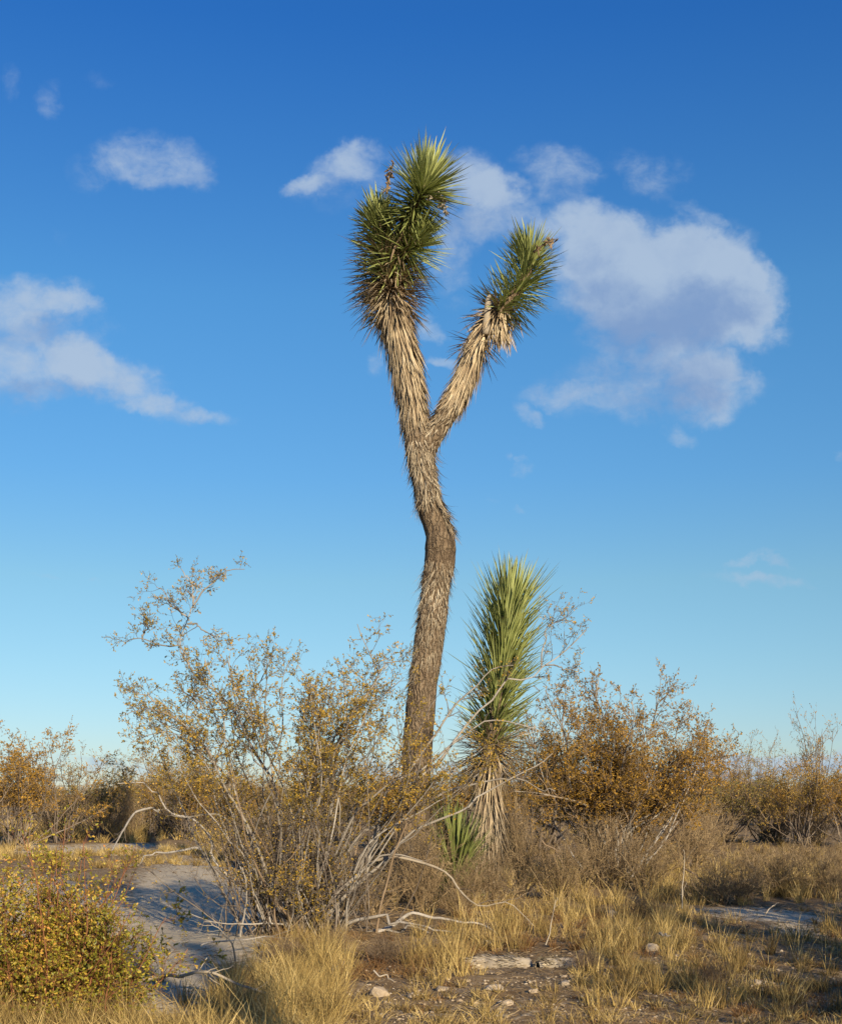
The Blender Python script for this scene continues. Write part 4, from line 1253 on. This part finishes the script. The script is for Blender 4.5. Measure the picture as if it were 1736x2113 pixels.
# ------------------------------------------------------------------ grass
def grass():
    g = np.random.default_rng(77)
    # region: x0, x1, y0, y1 (survey units on the ground), tufts, height, blades, lean, tint lo, tint hi, buffer
    A, Bf = Buf(), Buf()
    regs = [
        (260, 680, 2010, 2190, 190, .20, 70, .45, .25, 1.0, A),
        (260, 680, 1990, 2190, 90, .36, 12, .30, .5, 1.0, A),
        (560, 690, 2035, 2120, 40, .25, 70, .34, .4, 1.0, A),
        (420, 620, 1960, 2015, 40, .20, 55, .35, .3, .95, A),
        (-120, 260, 2050, 2190, 95, .22, 90, .35, .1, .8, A),
        (560, 960, 1930, 2025, 110, .13, 55, .75, .1, 1.0, Bf),
        (560, 960, 1935, 2030, 55, .26, 60, .2, .3, .9, A),
        (880, 1420, 1850, 1972, 120, .22, 55, .18, .1, .85, A),
        (880, 1420, 1880, 1968, 60, .32, 12, .12, .3, 1.0, A),
        (900, 1240, 2000, 2040, 6, .15, 40, .2, .3, .9, A),
        (900, 1300, 1880, 1975, 110, .11, 60, .5, .1, .9, Bf),
        (1220, 1900, 1880, 2090, 135, .20, 55, .22, .1, .75, A),
        (1220, 1900, 1880, 2060, 60, .28, 10, .12, .3, 1.0, A),
        (1240, 1900, 1900, 2100, 110, .09, 60, .5, .1, .9, Bf),
        (1340, 1950, 1725, 1870, 330, .26, 50, .25, .1, .8, A),
        (-200, 470, 1700, 1742, 380, .36, 55, .25, .35, 1.0, A),
        (-200, 480, 1756, 1788, 330, .20, 50, .35, .2, .95, A),
        (-200, 250, 1785, 1850, 90, .14, 50, .35, .2, .9, A),
        (450, 1350, 1700, 1880, 420, .24, 45, .3, .05, .8, A),
        (1030, 1950, 1775, 1872, 330, .34, 26, .2, .3, 1.0, A),
        (1180, 1950, 1880, 2060, 420, .09, 34, .5, .1, .9, A),
        (230, 300, 1725, 1742, 30, .60, 60, .15, .1, .6, A),
        (1000, 1060, 1745, 1790, 40, .70, 60, .15, .2, .8, A),
        (640, 1900, 2035, 2230, 420, .10, 34, .5, .1, .95, A),
        (-400, 2100, 1672, 1700, 500, .36, 24, .3, .1, .8, A),
        (640, 1900, 2030, 2200, 170, .05, 40, .9, .1, .9, Bf),
    ]
    for x0, x1, y0, y1, nt, h, nb, lean, t0, t1, buf in regs:
        # tufts even over the ground area the region covers
        d0, d1 = CH * F / (y1 - HY), CH * F / (y0 - HY)
        d = np.sqrt(g.uniform(d0 ** 2, d1 ** 2, nt)) if y1 - y0 < 60 else CH * F / (g.uniform(y0, y1, nt) - HY)
        px = g.uniform(x0, x1, nt)
        cx = (px - CX) * d / F
        # clumping and bare places
        keep = np.array([mnoise.noise(Vector((a * 1.1, c * 1.1, 3.3))) > -.25 for a, c in zip(cx, d)])
        keep &= (sand_mask(cx, d) < .45) | (g.uniform(0, 1, nt) < .06) | (y0 > 2040) | (y0 in (1756, 1785))
        cx, d = cx[keep], d[keep]; n = len(cx)
        if n == 0: continue
        ht = h * g.uniform(.55, 1.35, n); rt = g.uniform(.03, .09, n) * (h / .25) ** .5
        tt = g.uniform(t0, t1, n)
        i = np.repeat(np.arange(n), nb)
        m = len(i)
        a = g.uniform(0, 6.283, m); rr = rt[i] * np.sqrt(g.uniform(0, 1, m))
        x = cx[i] + rr * np.cos(a); y = d[i] + rr * np.sin(a)
        p = np.stack([x, y, ground(x, y) - .012], -1)
        az = a + g.normal(0, 1.3, m)
        ln = np.abs(g.normal(0, lean, m)) + rr * 3
        dr = unit(np.stack([np.sin(ln) * np.cos(az), np.sin(ln) * np.sin(az), np.cos(ln)], -1))
        L = (ht[i] * g.uniform(.35, 1.15, m))[:, None]
        side = unit(np.cross(dr, g.normal(0, 1, (m, 3))))
        wd = (np.maximum(.0019, d[i] * .00018) * g.uniform(.5, 1.4, m))[:, None]
        bend = np.stack([np.cos(az), np.sin(az), np.full(m, -.35)], -1) * (g.uniform(0, .45, m) * (.5 + lean))[:, None]
        V = np.stack([p - side * wd, p + side * wd,
                      p + dr * L * .5 + bend * L * .25 + side * wd * .8, p + dr * L * .5 + bend * L * .25 - side * wd * .8,
                      p + dr * L + bend * L], 1)
        b = np.arange(m)[:, None] * 5
        tint = np.clip(tt[i] + g.normal(0, .27, m), 0, 1)
        buf.add(V.reshape(-1, 3), [b + np.array([[0, 1, 2, 3]]), b + np.array([[3, 2, 4]])], np.repeat(tint, 5), np.tile([0, 0, .5, .5, 1], m))
    o = A.build('dry_grass', M_grass)
    finish(o, 'straw-coloured dry grass tufts over the desert floor', 'grass', None, 'stuff')
    o = Bf.build('rusty_grass', M_rust)
    finish(o, 'low rust-brown dead weeds matted between the straw tufts', 'weeds', None, 'stuff')


grass()

# ------------------------------------------------------------------ stones, log, fallen wood
ICO_V = []
def ico():
    import bmesh
    bm = bmesh.new()
    bmesh.ops.create_icosphere(bm, subdivisions=2, radius=1)
    V = np.array([v.co[:] for v in bm.verts]); Fc = np.array([[v.index for v in f.verts] for f in bm.faces])
    bm.free()
    bm = bmesh.new()
    bmesh.ops.create_icosphere(bm, subdivisions=1, radius=1)
    V1 = np.array([v.co[:] for v in bm.verts]); F1 = np.array([[v.index for v in f.verts] for f in bm.faces])
    bm.free()
    return V, Fc, V1, F1


def stones():
    g = np.random.default_rng(88)
    V, Fc, V1, F1 = ico()
    b = Buf()
    for x0, x1, y0, y1, n, s0, s1 in ((600, 1900, 2025, 2250, 7500, .002, .013), (600, 1900, 2040, 2110, 110, .008, .020), (1150, 1900, 1900, 2040, 900, .005, .025), (250, 560, 1790, 2000, 260, .004, .012), (-200, 480, 1742, 1760, 160, .01, .03), (700, 1200, 1960, 2040, 350, .005, .018)):
        d = CH * F / (g.uniform(y0, y1, n) - HY); x = (g.uniform(x0, x1, n) - CX) * d / F
        s = s0 + (s1 - s0) * g.uniform(0, 1, n) ** 3
        R = g.normal(0, 1, (n, 3, 3)); R, _ = np.linalg.qr(R)
        sc = g.uniform(.6, 1.2, (n, 1, 3))
        U = (V1[None] * (1 + g.normal(0, .16, (n, len(V1), 1)))) * sc
        U = np.einsum('nij,nkj->nki', R, U) * s[:, None, None] * np.array([1, 1, .65])
        c = np.stack([x, d, ground(x, d) + s * .2], -1)
        U = U + c[:, None]
        f = (F1[None] + np.arange(n)[:, None, None] * len(V1)).reshape(-1, 3)
        b.add(U.reshape(-1, 3), [f], np.repeat(g.uniform(0, 1, n), len(V1)), 0)
    o = b.build('gravel', M_stone, smooth=False)
    finish(o, 'pale gravel and small stones strewn over the soil', 'gravel', None, 'stuff')
    big = [(781, 2047, .055, 'pale chunky stone left of centre at the front of the gravel'), (911, 2046, .035, 'small pale stone near the middle of the front gravel'),
           (852, 2052, .028, 'flat stone between the chunky stone and the middle stone'), (1020, 2053, .045, 'pale angular stone below the left part of the log'),
           (1046, 2078, .035, 'stone nearest the bottom edge right of the middle'), (1003, 1953, .04, 'stone lying in the grass just above the log'),
           (1100, 2060, .03, 'low stone below the gap in the fallen log'), (1166, 2046, .03, 'stone below the right end of the fallen log'),
           (1345, 1972, .05, 'flat pale stone in the grass on the right'), (1290, 2060, .03, 'stone in the shade right of the log'),
           (401, 1722, .30, 'pale boulder far off behind the grass bank'), (1262, 1882, .06, 'pale stone at the front of the dry thicket'),
           (700, 2075, .03, 'stone at the right edge of the bright grass'), (1560, 2030, .035, 'stone on the shaded gravel at the lower right')]
    for px, py, s, lab in big:
        U = V.copy()
        for k in range(len(U)):
            q = Vector(U[k] * 1.3) + Vector((px * .1, py * .1, 0))
            U[k] *= 1 + .45 * mnoise.noise(q) + .12 * mnoise.noise(q * 3)
        U *= s * g.uniform(.8, 1.25, 3) * np.array([1.1, 1, .7])
        p = GP(px, py) + [0, 0, s * .25]
        bb = Buf(); bb.add(U, [Fc], g.uniform(.5, 1), 0)
        o = bb.build('rock', M_stone, smooth=False)
        o.location = p
        finish(o, lab, 'rock', 'single stones lying on the soil')


def litter():
    """Broken twigs and dead leaf bits lying on the soil."""
    g = np.random.default_rng(123)
    b = Buf()
    for x0, x1, y0, y1, n, L0, L1 in ((560, 1950, 1960, 2230, 4200, .015, .09), (560, 1950, 1850, 1990, 3200, .03, .12), (250, 600, 1950, 2200, 900, .02, .09), (1000, 1950, 1740, 1860, 2200, .05, .2), (-200, 500, 1745, 1800, 900, .05, .15)):
        d = CH * F / (g.uniform(y0, y1, n) - HY); x = (g.uniform(x0, x1, n) - CX) * d / F
        nz = np.array([mnoise.noise(Vector((a * 1.6, c * 1.6, 9.1))) for a, c in zip(x, d)])
        k = nz > -.2
        x, d = x[k], d[k]; n = len(x)
        st = np.stack([x, d, ground(x, d) + g.uniform(.004, .022, n)], -1)
        P = grow(st, np.stack([g.normal(0, 1, n), g.normal(0, 1, n), g.normal(.05, .16, n)], -1), g.uniform(L0, L1, n), 3, .15, 0, g)
        tubes(b, P, np.repeat((np.maximum(.0018, d * .0002) * g.uniform(.6, 1.5, n))[:, None], 3, 1), 3, g.uniform(0, 1, n), False)
    o = b.build('twig_litter', M_dry)
    finish(o, 'broken dry twigs and leaf bits littering the soil', 'litter', None, 'stuff')


litter()


def log_piece(pts, d, rad, label, seed):
    g = np.random.default_rng(seed)
    P = path_from(pts, d, d + .12, 40)
    base = P[0] * [1, 1, 0]
    base[2] = float(ground(base[0], base[1]))
    root = thing('fallen_log', label, 'log', base, 'pieces of a fallen Joshua tree trunk')
    b = Buf()
    core(b, P, rad, 26, .16, seed)
    # closed, ragged end
    P0 = P[0]
    th = np.arange(26) * 2 * math.pi / 26
    b.build('bark', M_pale, root, base)
    lv = arm_leaves(P, rad, 900, .97, .12, 2.8, 2.9, .06, .05, .008, (0, 1), .2, .02, g=g)
    b = Buf()
    spikes(b, lv['p'], lv['d'], lv['L'], lv['w'], lv['n'], lv['b'], lv['t'], segs=(0.0, .5, .8))
    o = b.build('fibre', M_thatch, root, base); o['kind'] = 'stuff'


stones()
log_piece([(948, 1994), (962, 1993), (1000, 1990), (1050, 1992), (1092, 1994)], 8.95, np.array([5, 15, 19, 20, 19, 20, 19, 16]) * 8.95 / F, 'long bleached fallen log lying in the grass, cracked at its left end', 5)
log_piece([(1108, 1996), (1125, 1998), (1150, 1996), (1182, 1992)], 8.9, np.array([10, 19, 22, 21, 19, 14]) * 8.9 / F, 'short pale cracked log piece at the right end of the fallen log', 8)


def loose_wood():
    g = np.random.default_rng(99)
    def Z5(l): return [(x * .3515, 1455.3 + y * .3515) for x, y in l]
    items = [
        (Z5([(700, 1655), (800, 1630), (920, 1600), (1040, 1585), (1150, 1595), (1230, 1590), (1300, 1612), (1390, 1650), (1460, 1665), (1560, 1690)]), 7.9, 7.6, .014, M_pale, 'bent bleached branch lying over the grass at the bottom left', 3),
        (Z5([(1380, 1500), (1370, 1420), (1340, 1380), (1260, 1310), (1200, 1270)]), 8.6, 8.5, .006, M_pale, 'thin forked dead stalk standing at the edge of the sandy track', 3),
        (Z5([(1180, 1410), (1250, 1390), (1350, 1382), (1450, 1370), (1560, 1355)]), 9.6, 9.8, .008, M_wood, 'thin dead stick poking out over the shaded track', 2),
        (Z7([(100, 1110), (180, 1180), (210, 1230)]), 14.5, 14.5, .010, M_brown, 'dark straight stick leaning in the grey thicket', 1),
        (Z7([(870, 1260), (950, 1310), (1000, 1350), (1100, 1380), (1180, 1420)]), 14.5, 14.2, .012, M_brown, 'dark dead branch lying across the right-hand dry shrubs', 4),
        (Z7([(865, 1480), (870, 1300), (870, 1160)]), 12.6, 12.6, .006, M_pale, 'tall straight dry stalk in front of the grey shrubs', 1),
        (Z7([(120, 1680), (150, 1560), (180, 1420)]), 9.9, 9.9, .005, M_pale, 'upright reddish dry stalk above the fallen log', 1),
        (Z7([(1320, 1510), (1350, 1480), (1390, 1450)]), 12.0, 12.2, .008, M_pale, 'short pale stick at the edge of the dark bare patch', 0),
        (Z6([(590, 1290), (650, 1320), (710, 1355)]), 8.3, 8.2, .006, M_pale, 'short pale stick on the soil below the sprawling bush', 0),
        (Z6([(200, 1450), (260, 1400), (330, 1340), (350, 1260)]), 8.6, 8.8, .007, M_wood, 'grey stick standing out of the bright grass', 1),
        (Z7([(740, 1620), (770, 1624), (800, 1628)]), 9.9, 9.9, .012, M_pale, 'flat pale scrap of wood in the right-hand grass', 0),
        (Z6([(265, 1495), (330, 1490), (420, 1508)]), 7.5, 7.4, .005, M_pale, 'thin pale stick lying at the edge of the bright grass', 0),
    ]
    for pts, d0, d1, r, mat, lab, k in items:
        P = path_from(pts, d0, d1, 20, .007)
        base = P[0].copy()
        root = thing('dead_branch', lab, 'branch', base, 'loose dead branches and sticks')
        b = Buf(); tubes(b, P[None], np.linspace(r, r * .45, 20)[None], 7, g.uniform(.5, 1))
        b.build('stick', mat, root, base)
        if k:
            s, d, rr, t = spawn(P[None], np.linspace(r, r * .45, 20)[None], k * 3, .15, .95, (.4, 1), g)
            Q = grow(s, d, g.uniform(.05, .25, len(s)), 6, .15, .0, g)
            b = Buf(); tubes(b, Q, np.linspace(1, .5, 6)[None] * (rr * .5)[:, None], 4, g.uniform(.4, 1, len(s)), False)
            b.build('side_twigs', mat, root, base)


loose_wood()
